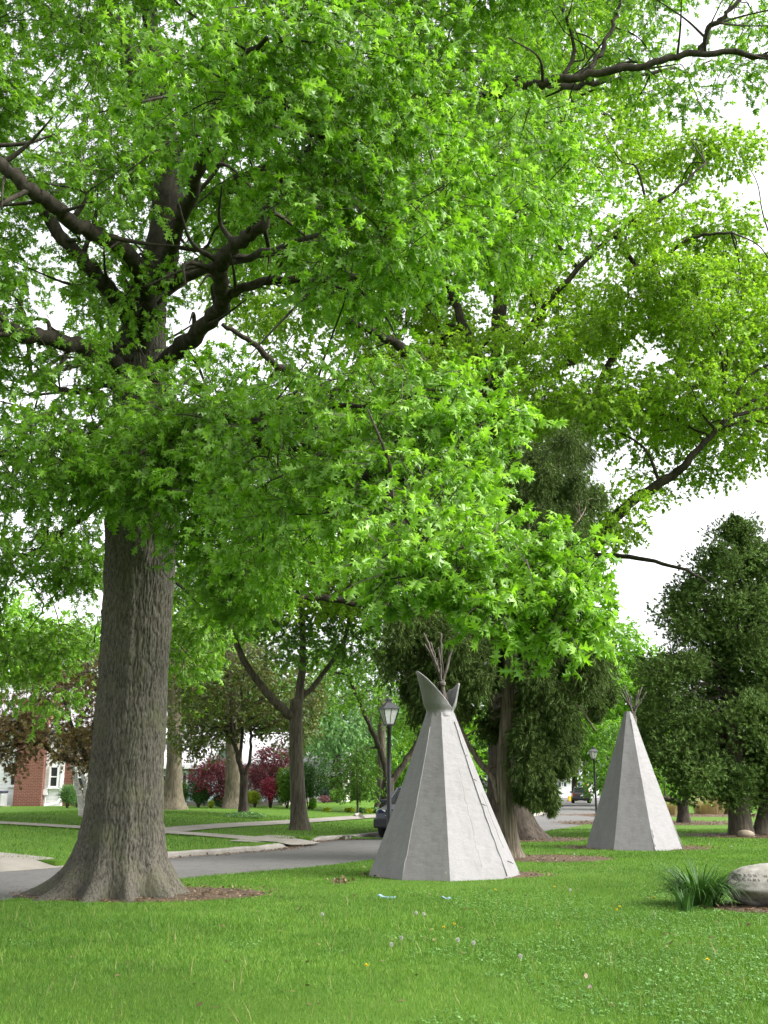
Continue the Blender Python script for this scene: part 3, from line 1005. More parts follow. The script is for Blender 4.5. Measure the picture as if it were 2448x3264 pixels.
    for cl, ns, per, sl, ls in ((A, 56, 9, .42, .135), (low, 26, 9, .26, .115), (B, 92, 9, .48, .14), (Cc, 105, 9, .55, .145), (left, 95, 8, .45, .135), (topr, 60, 7, .45, .12)):
        near = cl is A or cl is low
        P, D, N, L, TW = sprays(cl, ns, per, sl, ls, up=.45 if near else .7, outw=.35 if near else .15, rnd=.5 if near else .55)
        V, T = leaves(LEAF_STAR, P, D, N, L)
        LV.append(V); LT.append(T + off); off += len(V); TWs += TW
    multi_mesh("crown", [(np.concatenate(LV), np.concatenate(LT), M['oak_leaf']), (*mb.tris(), M['limb_bark']), (*twig_geo(TWs, .006), M['twig'])], root)
    print("oak leaf verts", off)
build_oak()

# ------------------------------------------------------------------ second big tree, behind the teepee
def build_elm():
    b = T2
    root = empty("shade_tree", tuple(b), "tall spreading tree with pale green leaves and dark flared trunk behind the shaggy cedar", "tree")
    Y = b[1]
    mb = MB()
    nd = trunk_geo(mb, b, [b - np.array((0, 0, .1)), at(1616, 2500, Y), at(1612, 2200, Y), at(1605, 1900, Y), at(1600, 1600, Y), at(1600, 1400, Y)], [.66, .60, .56, .52, .46, .40], .35, ((0, .55, .4), (math.pi * 1.2, .4, .3), (math.pi * 1.7, .4, .3), (math.pi, .45, .4)), 40, 10, .02, .5)
    mb.build("trunk", M['dark_bark'], root, smooth=True)
    nodes_ = list(nd[-30:])
    def lm(pts, r0, r1, n=9):
        m_ = MB()
        q = limb(m_, [at(x, y, Y + d) for x, y, d in pts], r0, r1, n, wob=.08)
        m_.build("limb", M['limb_bark'], root, smooth=True)
        nodes_.extend(q)
    lm([(1625, 2100, 0), (1720, 1990, -.5), (1815, 1830, -1), (1918, 1697, -1.5), (2022, 1594, -2), (2140, 1520, -2.5), (2213, 1446, -3), (2320, 1330, -3)], .34, .08)
    lm([(1874, 1771, -1.2), (2036, 1778, -2), (2184, 1815, -3), (2260, 1860, -3)], .10, .03)
    lm([(1605, 1750, 0), (1700, 1560, 1), (1830, 1416, 2), (1962, 1306, 2.5), (2140, 1239, 3), (2302, 1210, 3.5), (2500, 1100, 4), (2700, 1000, 4)], .32, .09)
    lm([(1962, 1306, 2.5), (2100, 1320, 1), (2210, 1370, 0), (2260, 1440, -1)], .13, .04)
    lm([(1600, 1450, 0), (1640, 1250, 1), (1760, 1180, 1.5), (1830, 1160, 2)], .13, .05)
    lm([(1600, 1420, 0), (1590, 1150, 0), (1600, 900, 0), (1680, 650, 0), (1800, 400, 0), (1850, 150, 0)], .36, .08)
    lm([(1590, 1250, 0), (1720, 1000, -1.5), (1900, 800, -2), (2020, 700, -2.5), (2150, 610, -3), (2250, 520, -3)], .13, .035)
    lm([(1960, 750, -2), (2050, 850, -2), (2200, 760, -2.5), (2330, 740, -3)], .10, .04)
    lm([(1830, 1416, 2), (1950, 1150, 2), (2100, 1000, 2), (2300, 920, 2), (2450, 880, 2)], .16, .05)
    lm([(2140, 1239, 3), (2250, 1050, 3), (2350, 950, 3), (2480, 830, 3)], .12, .05)
    lm([(1595, 1500, 0), (1450, 1250, -1), (1300, 1120, -2), (1150, 1040, -3), (1000, 1000, -3)], .30, .07)
    lm([(1590, 1600, 0), (1420, 1420, -1), (1260, 1350, -2), (1092, 1276, -3), (960, 1200, -4), (885, 1166, -4.5), (800, 1090, -5), (708, 1033, -5.5)], .26, .06)
    lm([(1595, 1450, 0), (1520, 1150, .5), (1440, 950, 1), (1330, 750, 1)], .28, .08)
    lm([(1600, 2050, 0), (1430, 1990, -1.5), (1300, 1950, -2.5), (1150, 1925, -3), (1000, 1905, -3.5), (850, 1920, -4)], .20, .08)
    lm([(1600, 1950, 0), (1400, 1900, -1), (1240, 1850, -1.5), (1165, 1820, -2), (1100, 1780, -2.5), (1000, 1740, -3)], .18, .09)
    lm([(1598, 1700, 0), (1450, 1520, -2), (1330, 1430, -4), (1254, 1424, -5), (1166, 1446, -5.5), (1107, 1520, -6), (1100, 1560, -6)], .20, .12)
    gaps = [(700, 1100, 130, 90), (1040, 1120, 120, 80), (1440, 1390, 130, 100), (1990, 650, 70, 60), (1930, 830, 60, 50), (2100, 1080, 60, 50), (2060, 1700, 110, 60), (2230, 1640, 160, 60), (2390, 800, 40, 50)]
    poly = [(1450, 150), (1900, -200), (2080, 250), (2320, 420), (2390, 560), (2310, 690), (2420, 740), (2560, 800), (2800, 900), (2800, 1350), (2480, 1480), (2380, 1600), (2280, 1480), (2160, 1540), (2230, 1680), (2170, 1830), (2010, 1760), (1980, 1640), (1880, 1740), (1740, 1900), (1500, 2000), (700, 1960), (640, 1500), (640, 1000), (1000, 500)]
    Cl = fill(poly, Y - 5, Y + 5, 1.5, 1.3, .66, gaps)
    C2 = fill([(1300, 900), (1700, 700), (1900, 1000), (1800, 1500), (1700, 1700), (900, 1900), (700, 1500)], Y + 1, Y + 7, 2.2, 1.3, .7, gaps)
    C2 += fill([(1850, 850), (2150, 620), (2448, 780), (2750, 900), (2750, 1380), (2400, 1480), (1850, 1250)], Y - 5, Y + 5, 1.75, 1.25, .6, [(2060, 1080, 50, 40)])
    print("elm clumps", len(Cl), len(C2))
    n = crown(root, Cl + C2, M['elm_leaf'], LEAF_LOBE, 190, 9, .55, .15, .007, nodes_=nodes_, br=.035)
    print("elm leaves", n)
build_elm()

# ------------------------------------------------------------------ shaggy cedar, conifers
def needles(root, clumps, mat, tpl, n, size, hang=.5, name="crown", wide=1.0, wood=None):
    P, D, N, L = [], [], [], []
    for c, rx, rz in clumps:
        m = int(n * random.uniform(.7, 1.3))
        u = unit(RNG.normal(size=(m, 3)))
        off = u * RNG.random((m, 1)) ** .8 * np.array((rx, rx, rz))
        P.append(c + off)
        D.append(unit(unit(off) * .6 + RNG.normal(size=(m, 3)) * .4 + np.array((0, 0, -hang))))
        N.append(RNG.normal(size=(m, 3)))
        L.append(size * RNG.uniform(.6, 1.4, m))
    V, T = leaves(tpl, np.concatenate(P), np.concatenate(D), np.concatenate(N), np.concatenate(L), wide)
    return multi_mesh(name, [(V, T, mat)] + ([(*wood[0].tris(), wood[1])] if wood else []), root)

def build_cedar():
    b = CED
    root = empty("cedar_tree", tuple(b), "dark drooping cedar with shaggy peeling bark standing beside the nearer teepee", "tree")
    Y = b[1]
    mb = MB()
    nd = trunk_geo(mb, b, [b - np.array((0, 0, .08)), at(1618, 2600, Y), at(1606, 2450, Y), at(1618, 2250, Y), at(1628, 2050, Y), at(1640, 1800, Y), at(1680, 1550, Y)], [.20, .185, .175, .165, .155, .12, .05], .3, ((0.3, .12, .4), (math.pi * 1.3, .1, .4)), 64, 16, .03, .25)
    mb.build("trunk", M['cedar_bark'], root, smooth=True)
    nodes_ = list(nd[50:])
    m_ = MB()
    q = limb(m_, [at(x, y, Y + d) for x, y, d in ((1596, 2560, 0), (1572, 2480, .2), (1530, 2430, .5), (1480, 2350, .8), (1440, 2250, 1), (1400, 2150, 1))], .10, .04, 10)
    m_.build("limb", M['cedar_bark'], root, smooth=True)
    nodes_ += q
    for pts in ([(1630, 2150, 0), (1750, 2180, -.5), (1850, 2260, -.8), (1900, 2330, -1)], [(1625, 2300, 0), (1700, 2330, -.2), (1760, 2420, -.4), (1760, 2520, -.5)], [(1632, 2050, 0), (1500, 2040, -.3), (1380, 2080, -.5), (1290, 2150, -.6)], [(1645, 1850, 0), (1760, 1750, 0), (1850, 1650, 0)], [(1640, 1900, 0), (1800, 1960, .3), (1930, 2080, .5)]):
        m_ = MB()
        q = limb(m_, [at(x, y, Y + d) for x, y, d in pts], .07, .02, 7)
        m_.build("limb", M['cedar_bark'], root, smooth=True)
        nodes_ += q
    # bare curling dead twigs
    for x, y in ((1660, 2050), (1680, 2120), (1720, 2100), (1700, 2200), (1690, 2150), (1740, 2350), (1650, 1500), (1660, 1560), (1700, 1530), (1700, 1600)):
        p = at(x, y, Y - .9)
        P_ = [p]
        for k in range(5):
            P_.append(P_[-1] + np.array((random.uniform(-.25, .3), random.uniform(-.1, .1), random.uniform(-.25, .1))))
        MB().tube(catmull(P_, 5), np.linspace(.009, .004, 26), 5).build("dead_twig", M['cedar_bark'], root, smooth=True)
    polys = [[(1600, 1430), (1850, 1380), (1890, 1600), (1840, 1720), (1780, 1850), (1640, 1860), (1560, 1700)],
             [(1280, 1960), (1640, 1900), (1800, 1930), (1930, 2120), (1960, 2200), (1880, 2230), (1830, 2280), (1790, 2400), (1700, 2470), (1560, 2350), (1480, 2260), (1350, 2250), (1240, 2120)],
             [(1640, 2250), (1830, 2300), (1860, 2420), (1790, 2480), (1720, 2500), (1650, 2460)]]
    tg = [(1624, 2200, 60, 170), (1612, 2400, 60, 180)]
    cl = fill(polys[0], Y - 1.2, Y + 1.5, .46, .52, .54) + fill(polys[1], Y - 1.3, Y + 1.8, .43, .48, .58, tg) + fill(polys[2], Y - 1, Y + .8, .42, .40, .48, tg) + fill([(1560, 1950), (1700, 1950), (1700, 2430), (1580, 2380)], Y + .7, Y + 1.8, .45, .36, .32)
    for x, y in ((1680, 2500), (1700, 2540), (1755, 2520), (1757, 2560), (1790, 2440), (1300, 2200), (1330, 2260), (1720, 2540), (1900, 2260), (1945, 2210), (1660, 2520)):
        cl.append((at(x, y, Y + random.uniform(-1, .5)), .14, .22))
    mbb = MB()
    connect(mbb, nodes_, cl, .02)
    needles(root, cl, M['cedar_leaf'], TUFT_CEDAR, 430, .18, .9, wood=(mbb, M['cedar_bark']))
    print("cedar clumps", len(cl))
build_cedar()

def build_thuja(b, label, trunks, polys, seed):
    root = empty("conifer_tree", tuple(b), label, "tree", "dark conifers at the lawn's edge")
    Y = b[1]
    nodes_ = []
    for pts, r0, r1 in trunks:
        mb = MB()
        nodes_ += trunk_geo(mb, b, [at(x, y, Y + d) for x, y, d in pts], [r0, r0 * .85, r1], .18, ((0, .06, .5),), 30, 10, .012, .3)
        mb.build("trunk", M['tree_bark'], root, smooth=True)
    cl = []
    for poly, dy, dens in polys:
        cl += fill(poly, Y - dy, Y + dy, .60, .85, .62)
    for x, y, r in [(2345, 1665, .22), (2340, 1720, .35), (2372, 1730, .3), (2355, 1790, .5), (2300, 1800, .4), (2410, 1800, .45)] if seed == 1 else [(2490, 1740, .4), (2500, 1800, .5)]:
        cl.append((at(x, y, Y), r, r * .9))
    mbb = MB()
    connect(mbb, nodes_[6:], cl, .035, 1)
    needles(root, cl, M['thuja_leaf'], TUFT_THUJA, 300, .17, -.3, wood=(mbb, M['dark_bark']))
    print("thuja clumps", len(cl))
build_thuja(TH1, "dark green conifer with a thick straight brown trunk beside the small tan stone", [([(2362, 2668, 0), (2350, 2500, 0), (2330, 2200, 0), (2332, 1950, 0), (2345, 1760, 0)], .38, .03)],
            [([(2330, 1620), (2400, 1640), (2440, 1790), (2470, 1950), (2540, 2200), (2520, 2420), (2440, 2560), (2250, 2550), (2140, 2490), (2050, 2370), (2040, 2150), (2110, 2060), (2150, 1900), (2240, 1760)], 2.2, 1)], 1)
build_thuja(TH2, "dark green conifer with leaning trunk behind the thick straight-trunked conifer", [([(2418, 2664, 0), (2450, 2500, 0), (2490, 2200, 0), (2500, 1900, 0)], .22, .08)],
            [([(2430, 1720), (2560, 1750), (2760, 2000), (2760, 2480), (2460, 2530), (2400, 2300), (2400, 1900)], 2.0, 1)], 2)

# ------------------------------------------------------------------ broadleaf trees across the road
def tree(name, label, base_px, trunk, limbs, polys, mat, bark='tree_bark', tpl=LEAF_MAPLE, n_spray=30, per=7, slen=.6, ls=.16, step=1.1, rx=.8, rz=.45, flare=.35, group=None, twig=.008, dY=2.5, gaps=(), cat="tree", br=.03, Y=None, fh=.35):
    b = ground(*base_px) if Y is None else np.array((*at(base_px[0], base_px[1], Y)[:2], 0.0))
    root = empty(name, tuple(b), label, cat, group)
    Yb = b[1]
    mb = MB()
    pts, r0, r1 = trunk
    P_ = [b - np.array((0, 0, .1))] + [at(x, y, Yb + d) for x, y, d in pts]
    nd = trunk_geo(mb, b, P_, [r0, r0 * .9, r1], flare, ((.4, r0 * .35, .4), (2.3, r0 * .3, .4), (4.2, r0 * .4, .35), (5.3, r0 * .3, .35)), 26, 8, r0 * .05, fh)
    mb.build("trunk", M[bark], root, smooth=True)
    nodes_ = list(nd[-8:])
    for pts, a0, a1 in limbs:
        m_ = MB()
        nodes_ += limb(m_, [at(x, y, Yb + d) for x, y, d in pts], a0, a1, 8, wob=.06)
        m_.build("limb", M[bark], root, smooth=True)
    cl = []
    for poly in polys:
        cl += fill(poly, Yb - dY, Yb + dY, step, rx, rz, gaps)
    n = crown(root, cl, mat if not isinstance(mat, str) else M[mat], tpl, n_spray, per, slen, ls, twig, M[bark], nodes_, br)
    print(label[:40], "base", b.round(1), "clumps", len(cl), "leaves", n)
    return root

tree("street_tree", "straight trunked street tree on the grass strip with one big limb forking left", (955, 2646), ([(948, 2500, 0), (943, 2350, 0), (945, 2230, 0)], .28, .22),
     [([(940, 2290, 0), (890, 2250, -.3), (830, 2180, -.6), (775, 2100, -1), (740, 2020, -1.4), (700, 1900, -2)], .19, .08), ([(945, 2260, 0), (965, 2120, 0), (960, 1950, .4), (930, 1800, 1)], .18, .06), ([(950, 2240, 0), (1030, 2150, .5), (1100, 2030, 1), (1120, 1900, 1)], .12, .05)],
     [[(560, 1850), (700, 1760), (1150, 1760), (1220, 1950), (1180, 2080), (1040, 2150), (960, 2110), (860, 2050), (760, 1990), (620, 2030), (540, 1980)]], 'mid_leaf', 'tree_bark', step=1.0, rx=.8, n_spray=64, ls=.16, dY=3)
tree("purple_leaf_tree", "slender forked tree with dark olive and purplish leaves standing in a ring of hostas", (775, 2600), ([(776, 2540, 0), (778, 2470, 0)], .19, .17),
     [([(775, 2480, 0), (755, 2400, 0), (740, 2330, 0), (735, 2200, 0), (720, 2080, 0)], .12, .05), ([(780, 2480, 0), (795, 2420, 0), (800, 2330, 0), (790, 2200, 0)], .10, .04), ([(762, 2420, 0), (775, 2330, .3), (770, 2200, .3), (790, 2080, .3)], .08, .04)],
     [[(520, 2180), (640, 2070), (900, 2060), (1010, 2160), (1010, 2330), (930, 2400), (850, 2330), (740, 2320), (700, 2380), (620, 2420), (540, 2330)]], 'olive_leaf', 'dark_bark', step=.85, rx=.6, n_spray=70, ls=.13, dY=2.2)
tree("plane_tree", "pale smooth-barked tree with flared roots in front of the blue house", (548, 2580), ([(552, 2500, 0), (556, 2400, 0), (556, 2250, 0), (556, 2050, 0)], .40, .28), [([(556, 2150, 0), (640, 2000, 0), (700, 1850, 0)], .15, .06), ([(556, 2150, 0), (500, 2000, 0), (420, 1850, 0)], .15, .06)],
     [[(420, 1980), (700, 1950), (760, 2100), (620, 2180), (480, 2200)]], 'olive_leaf', 'pale_bark', n_spray=34, flare=.7, fh=.5, step=1.4, rx=1.0)
tree("old_tree", "thick pale-barked trunk behind the slender forked tree, in a patch of chips", (745, 2577), ([(747, 2500, 0), (745, 2400, 0), (742, 2200, 0), (740, 2000, 0)], .46, .3), [([(742, 2150, 0), (820, 1980, 0), (860, 1850, 0)], .15, .06)],
     [[(650, 1950), (980, 1950), (1000, 2150), (850, 2220), (680, 2180)]], 'mid_leaf', 'pale_bark', n_spray=34, step=1.4, rx=1.0)
tree("forked_tree", "tree forking low into two dark limbs behind the lamp post", (1232, 2592), ([(1234, 2540, 0), (1238, 2480, 0)], .36, .30),
     [([(1234, 2500, 0), (1222, 2420, 0), (1195, 2350, -.3), (1160, 2270, -.6), (1120, 2180, -.8), (1080, 2080, -1)], .19, .06), ([(1242, 2500, 0), (1290, 2430, .2), (1330, 2360, .4), (1345, 2270, .5), (1350, 2130, .5)], .20, .08), ([(1210, 2380, 0), (1160, 2390, -.5), (1100, 2420, -1)], .07, .03), ([(1335, 2350, .4), (1390, 2290, .4), (1400, 2180, .4)], .10, .05)],
     [[(1000, 2050), (1150, 1950), (1420, 1950), (1500, 2150), (1420, 2330), (1330, 2400), (1260, 2330), (1180, 2280), (1080, 2260), (1000, 2200)]], 'lime_leaf', 'dark_bark', step=1.1, rx=.8, n_spray=64, ls=.15, dY=2.5)
tree("red_maple", "brownish red-leaved maple with dark bent limbs in front of the brick house", (330, 2590), ([(315, 2500, 0), (290, 2440, 0)], .18, .15),
     [([(295, 2440, 0), (230, 2425, 0), (170, 2405, 0), (130, 2350, 0), (60, 2320, 0)], .13, .05), ([(290, 2440, 0), (235, 2330, 0), (200, 2220, 0)], .11, .04), ([(290, 2440, 0), (300, 2300, .5), (330, 2200, .5)], .1, .04)],
     [[(-150, 2280), (0, 2230), (140, 2170), (330, 2120), (420, 2150), (420, 2380), (330, 2480), (240, 2470), (180, 2400), (80, 2420), (30, 2490), (-150, 2520)]], 'brown_leaf', 'dark_bark', step=.75, rx=.6, n_spray=58, ls=.12, dY=2.0, Y=35)
r_ = empty("birch_tree", tuple(ground(264, 2604)), "white-barked birch of two leaning stems by the brick wall", "tree")
for pts in ([(262, 2606, 0), (255, 2540, 0), (238, 2470, 0), (226, 2400, 0), (215, 2200, 0), (180, 2000, 0)], [(272, 2600, 0), (276, 2540, 0), (270, 2490, 0), (252, 2420, 0), (262, 2250, 0), (300, 2050, 0)]):
    mb = MB()
    Yb = r_.location[1]
    nd = limb(mb, [at(x, y, Yb + d) for x, y, d in pts], .13, .05, 10, wob=.03)
    mb.build("trunk", M['birch_bark'], r_, smooth=True)
crown(r_, fill([(60, 1930), (330, 1900), (380, 2130), (230, 2200), (80, 2160)], Yb - 1, Yb + 1, 1.1, .75, .5), M['lime_leaf'], LEAF_OVAL, 40, 6, .5, .14, .006, nodes_=nd, br=.02)

# Japanese maples and rounded shrubs in the yards
def shrub(name, label, px, py, wpx, hpx, mat, n=900, ls=.09, cat="shrub", group=None, tpl=LEAF_OVAL, Y=None, lobes=5, stem=True, droop=.1):
    b = ground(px, py)
    if Y: b = np.array((*at(px, py, Y)[:2], float(lawn_h(at(px, py, Y)[None])[0])))
    if px < 1000 and b[1] > 55: b = np.array((*at(px, py, 55.0)[:2], float(lawn_h(at(px, py, 55.0)[None])[0])))
    root = empty(name, tuple(b), label, cat, group)
    s = np.linalg.norm(b[:2]) * 1.02 / FPX
    W, H = wpx * s / 2, hpx * s
    rs = np.random.default_rng(int(px * 7 + py))
    cl = []
    for k in range(lobes):
        a = rs.uniform(0, 6.28)
        rr = rs.uniform(.15, .5)
        cl.append((b + np.array((W * rr * math.cos(a), W * rr * math.sin(a), H * rs.uniform(.42, .62))), W * rs.uniform(.45, .6), H * rs.uniform(.34, .42)))
    P, D, N, L = [], [], [], []
    for c, rx, rz in cl:
        m = int(n * 2.2) // lobes
        u = unit(RNG.normal(size=(m, 3)))
        off = u * (RNG.random((m, 1)) ** .25) * np.array((rx, rx, rz))
        P.append(c + off); D.append(unit(u * .6 + RNG.normal(size=(m, 3)) * .5 + np.array((0, 0, -droop)))); N.append(unit(u + RNG.normal(size=(m, 3)) * .5 + np.array((0, 0, .4)))); L.append(ls * RNG.uniform(.6, 1.3, m))
    V, T = leaves(tpl, np.concatenate(P), np.concatenate(D), np.concatenate(N), np.concatenate(L))
    V[:, 2] = np.maximum(V[:, 2], b[2] + .01)
    tri_mesh("foliage", V, T, M[mat], root)
    if stem:
        mb = MB()
        for k in range(5):
            a = k * 1.25
            mb.tube(catmull([b + np.array((.03 * math.cos(a), .03 * math.sin(a), -.05)), b + np.array((W * .2 * math.cos(a), W * .2 * math.sin(a), H * .35)), b + np.array((W * .45 * math.cos(a), W * .45 * math.sin(a), H * .75))], 4), np.linspace(.03, .008, 9), 6)
        mb.build("stem", M['twig'], root, smooth=True)
    return root

tree("japanese_maple", "low spreading maple with rosy red feathery leaves in front of the blue house", (720, 2574), ([(719, 2550, 0), (716, 2520, 0)], .05, .045),
     [([(717, 2530, 0), (690, 2480, 0), (650, 2460, 0)], .04, .015), ([(717, 2530, 0), (730, 2480, 0), (735, 2450, 0)], .04, .015), ([(717, 2530, 0), (740, 2500, 0), (765, 2490, 0)], .035, .012)],
     [[(600, 2480), (640, 2435), (680, 2420), (740, 2425), (770, 2440), (765, 2510), (740, 2540), (700, 2530), (660, 2510), (620, 2500)]], 'red_leaf', 'dark_bark', step=.42, rx=.42, rz=.2, n_spray=60, per=7, slen=.3, ls=.09, dY=.9, twig=.004, br=.012, flare=.1)
tree("japanese_maple", "taller dark red maple just left of the straight street tree", (860, 2570), ([(860, 2545, 0), (862, 2510, 0)], .06, .05),
     [([(862, 2520, 0), (840, 2450, 0), (830, 2400, 0)], .045, .015), ([(862, 2520, 0), (890, 2460, 0), (900, 2400, 0)], .045, .015)],
     [[(790, 2440), (830, 2390), (900, 2380), (930, 2420), (920, 2490), (880, 2530), (830, 2520), (790, 2490)]], 'red_leaf', 'dark_bark', step=.5, rx=.46, rz=.28, n_spray=60, per=7, slen=.3, ls=.09, dY=.9, twig=.004, br=.012, flare=.1)
shrub("barberry", "deep crimson rounded shrub left of the clipped green shrub", 862, 2562, 84, 92, 'crimson_leaf', 1600, .07)
shrub("shrub", "round bright green shrub behind the straight street tree", 915, 2566, 95, 130, 'mid_leaf', 2600, .10)
shrub("shrub", "wide dark green bush just right of the straight street tree", 985, 2568, 130, 140, 'bush_leaf', 3000, .11)
shrub("shrub", "clipped dark green shrub under the rosy red maple", 632, 2574, 82, 76, 'bush_leaf', 2400, .09)
shrub("shrub", "pale green shrub beside the pale smooth trunk, left of the dark clipped shrub", 572, 2574, 50, 75, 'mid_leaf', 1500, .09)
shrub("shrub", "pale green shrub half hidden between the oak trunk and the pale smooth trunk", 516, 2572, 44, 80, 'mid_leaf', 1500, .09)
shrub("shrub", "low dark shrub beneath the rosy red maple's stem", 705, 2574, 60, 42, 'bush_leaf', 1000, .07)
shrub("shrub", "yellow-green low shrub just left of the low dark shrub", 672, 2576, 26, 22, 'yellow_leaf', 500, .06)
shrub("shrub", "bright yellow shrub right of the slender forked trunk", 812, 2572, 56, 50, 'yellow_leaf', 1500, .06)
shrub("shrub", "small round lime green clipped shrub at the flower bed's corner", 996, 2580, 34, 36, 'lime_leaf', 1000, .05)
shrub("shrub", "mauve low shrub in front of the cream house", 1032, 2560, 62, 24, 'purple_leaf', 1000, .06)
shrub("shrub", "green shrub between the mauve shrub and the bushy young tree", 1075, 2560, 60, 42, 'mid_leaf', 1200, .08)
shrub("shrub", "dark bush at the foot of the brick wall behind the birch", 245, 2574, 40, 40, 'bush_leaf', 800, .07)
shrub("grass_tuft", "fountain of pale ornamental grass against the brick wall", 214, 2576, 54, 62, 'grey_leaf', 1000, .22, cat="plant", tpl=(BLADE[0] * np.array((.10, 1, 1)), BLADE[1]), droop=-.6)
tree("young_tree", "small bushy young tree with thin stem rising from the flower bed", (1140, 2592), ([(1140, 2570, 0), (1140, 2540, 0), (1138, 2450, 0), (1136, 2380, 0)], .055, .03), [],
     [[(1060, 2480), (1090, 2430), (1120, 2380), (1160, 2380), (1200, 2440), (1215, 2500), (1190, 2540), (1140, 2555), (1080, 2540)]], 'mid_leaf', 'tree_bark', step=.5, rx=.42, rz=.32, n_spray=40, per=7, slen=.3, ls=.10, dY=.8, twig=.004, br=.015, flare=.1)
tree("broad_trunk_tree", "grey trunk half hidden behind the low forking tree", (1213, 2578), ([(1214, 2500, 0), (1216, 2400, 0), (1216, 2200, 0)], .3, .2), [], [[(1050, 2080), (1250, 2080), (1260, 2250), (1100, 2300)]], 'grey_leaf', 'tree_bark', n_spray=40, step=1.3, rx=1.0)

# low flower bed plants by the walk
for i, (x, y, wd, h_, m_, lb) in enumerate(((775, 2606, 130, 12, 'grey_leaf', "ring of low hostas round the slender forked tree's foot"), (1045, 2587, 24, 8, 'yellow_leaf', "yellow-green hosta at the left of the flower bed"), (1116, 2588, 30, 9, 'yellow_leaf', "yellow-green hosta just left of the young tree's stem"), (1176, 2592, 26, 10, 'yellow_leaf', "yellow-green hosta just right of the young tree's stem"), (1152, 2592, 20, 14, 'grey_leaf', "tuft of greyish iris leaves beside the young tree's stem"), (1200, 2592, 40, 14, 'grey_leaf', "greyish spiky plants at the lamp post end of the flower bed"))):
    shrub("bed_plant", lb, x, y, wd, h_, m_, 500 if i else 1200, .10, cat="plant", lobes=6, stem=False)

# small dark-trunked tree by the far mulch beds, and trees beyond
tree("small_tree", "small dark-trunked tree with low crooked limbs right of the farther teepee", (2180, 2624), ([(2178, 2590, 0), (2176, 2560, 0)], .26, .24),
     [([(2170, 2560, 0), (2130, 2548, 0), (2090, 2545, 0), (2050, 2535, 0)], .16, .07), ([(2180, 2560, 0), (2200, 2530, 0), (2240, 2510, 0), (2300, 2500, 0)], .14, .05)],
     [[(2020, 2440), (2150, 2410), (2330, 2430), (2350, 2510), (2250, 2540), (2210, 2500), (2120, 2520), (2040, 2530)]], 'mid_leaf', 'dark_bark', step=1.2, rx=.9, n_spray=44, ls=.16, dY=2)
BG = [("tall pale yellow-green tree showing against the sky left of the farther teepee's poles", 1985, 2572, 95, 'lime_leaf', [(1880, 2080), (1960, 2010), (2040, 2020), (2090, 2090), (2080, 2250), (2020, 2420), (1900, 2440), (1850, 2250)], .35),
      ("yellow-green tree arching over the far bend of the road", 1830, 2560, 130, 'lime_leaf', [(1700, 2150), (1850, 2100), (1960, 2200), (1990, 2400), (1930, 2480), (1840, 2450), (1740, 2470), (1680, 2350)], .35),
      ("leafy tree directly behind the farther lamp post", 1940, 2590, 80, 'mid_leaf', [(1890, 2330), (1990, 2260), (2080, 2330), (2080, 2540), (1990, 2580), (1910, 2560)], .3),
      ("green tree filling the gap between the farther teepee and the conifers", 2090, 2580, 100, 'lime_leaf', [(2020, 2200), (2120, 2180), (2200, 2300), (2200, 2560), (2080, 2560), (2020, 2450)], .3),
      ("light green tree far beyond the conifer trunks", 2310, 2575, 110, 'lime_leaf', [(2180, 2350), (2330, 2300), (2480, 2330), (2500, 2540), (2380, 2560), (2230, 2550)], .3),
      ("light green tree beyond the leaning conifer trunk", 2520, 2580, 100, 'elm_leaf', [(2400, 2300), (2600, 2200), (2700, 2400), (2650, 2560), (2450, 2560)], .3),
      ("blue-green willowy tree in the middle distance, right of the straight street tree", 1060, 2560, 75, 'grey_leaf', [(960, 2200), (1050, 2120), (1180, 2150), (1230, 2280), (1200, 2420), (1080, 2450), (980, 2400)], .3),
      ("green tree behind the roofs of the blue and cream houses", 930, 2560, 85, 'mid_leaf', [(780, 2200), (900, 2120), (1010, 2200), (1020, 2400), (930, 2430), (820, 2400)], .3),
      ("yellow-green tree seen between the forked limbs, beyond the lamp post", 1330, 2570, 90, 'lime_leaf', [(1220, 2250), (1350, 2150), (1480, 2250), (1500, 2450), (1400, 2540), (1250, 2520)], .3),
      ("dark green tree behind the cream house and flower bed", 1150, 2560, 105, 'bush_leaf', [(1030, 2380), (1130, 2300), (1280, 2330), (1290, 2500), (1180, 2550), (1060, 2540)], .3),
      ("pale green tree behind the brick house's roof", 120, 2560, 85, 'lime_leaf', [(-100, 1980), (60, 1930), (260, 1960), (330, 2080), (250, 2200), (40, 2200), (-120, 2150)], .3),
      ("green tree behind the blue house's roof", 640, 2560, 90, 'elm_leaf', [(450, 2000), (640, 1920), (800, 2000), (830, 2200), (700, 2330), (520, 2330)], .3),
      ("green tree far behind the cedar's trunk", 1560, 2560, 120, 'mid_leaf', [(1440, 2250), (1560, 2180), (1700, 2250), (1730, 2450), (1650, 2530), (1480, 2540)], .3)]
for lb, x, y, Yd, mt, poly, r0 in BG:
    xm = sum(p[0] for p in poly) / len(poly); ym = sum(p[1] for p in poly) / len(poly)
    tree("distant_tree", lb, (x, y), ([(x, 2530, 0), ((x + xm) / 2, (2500 + ym) / 2, 0), (xm, ym, 0)], r0, r0 * .5), [([((x + xm) / 2, (2500 + ym) / 2, 0), (xm - 60, ym - 30, 0)], .15, .05), ([((x + xm) / 2, (2480 + ym) / 2, 0), (xm + 70, ym - 20, 0)], .15, .05)],
         [poly], mt, 'dark_bark', tpl=LEAF_OVAL, n_spray=150, per=7, slen=1.0, ls=.34 if Yd > 80 else .28, step=2.0, rx=1.6, rz=1.1, dY=4, twig=0, group="trees beyond the road and yards", Y=Yd, br=.05)

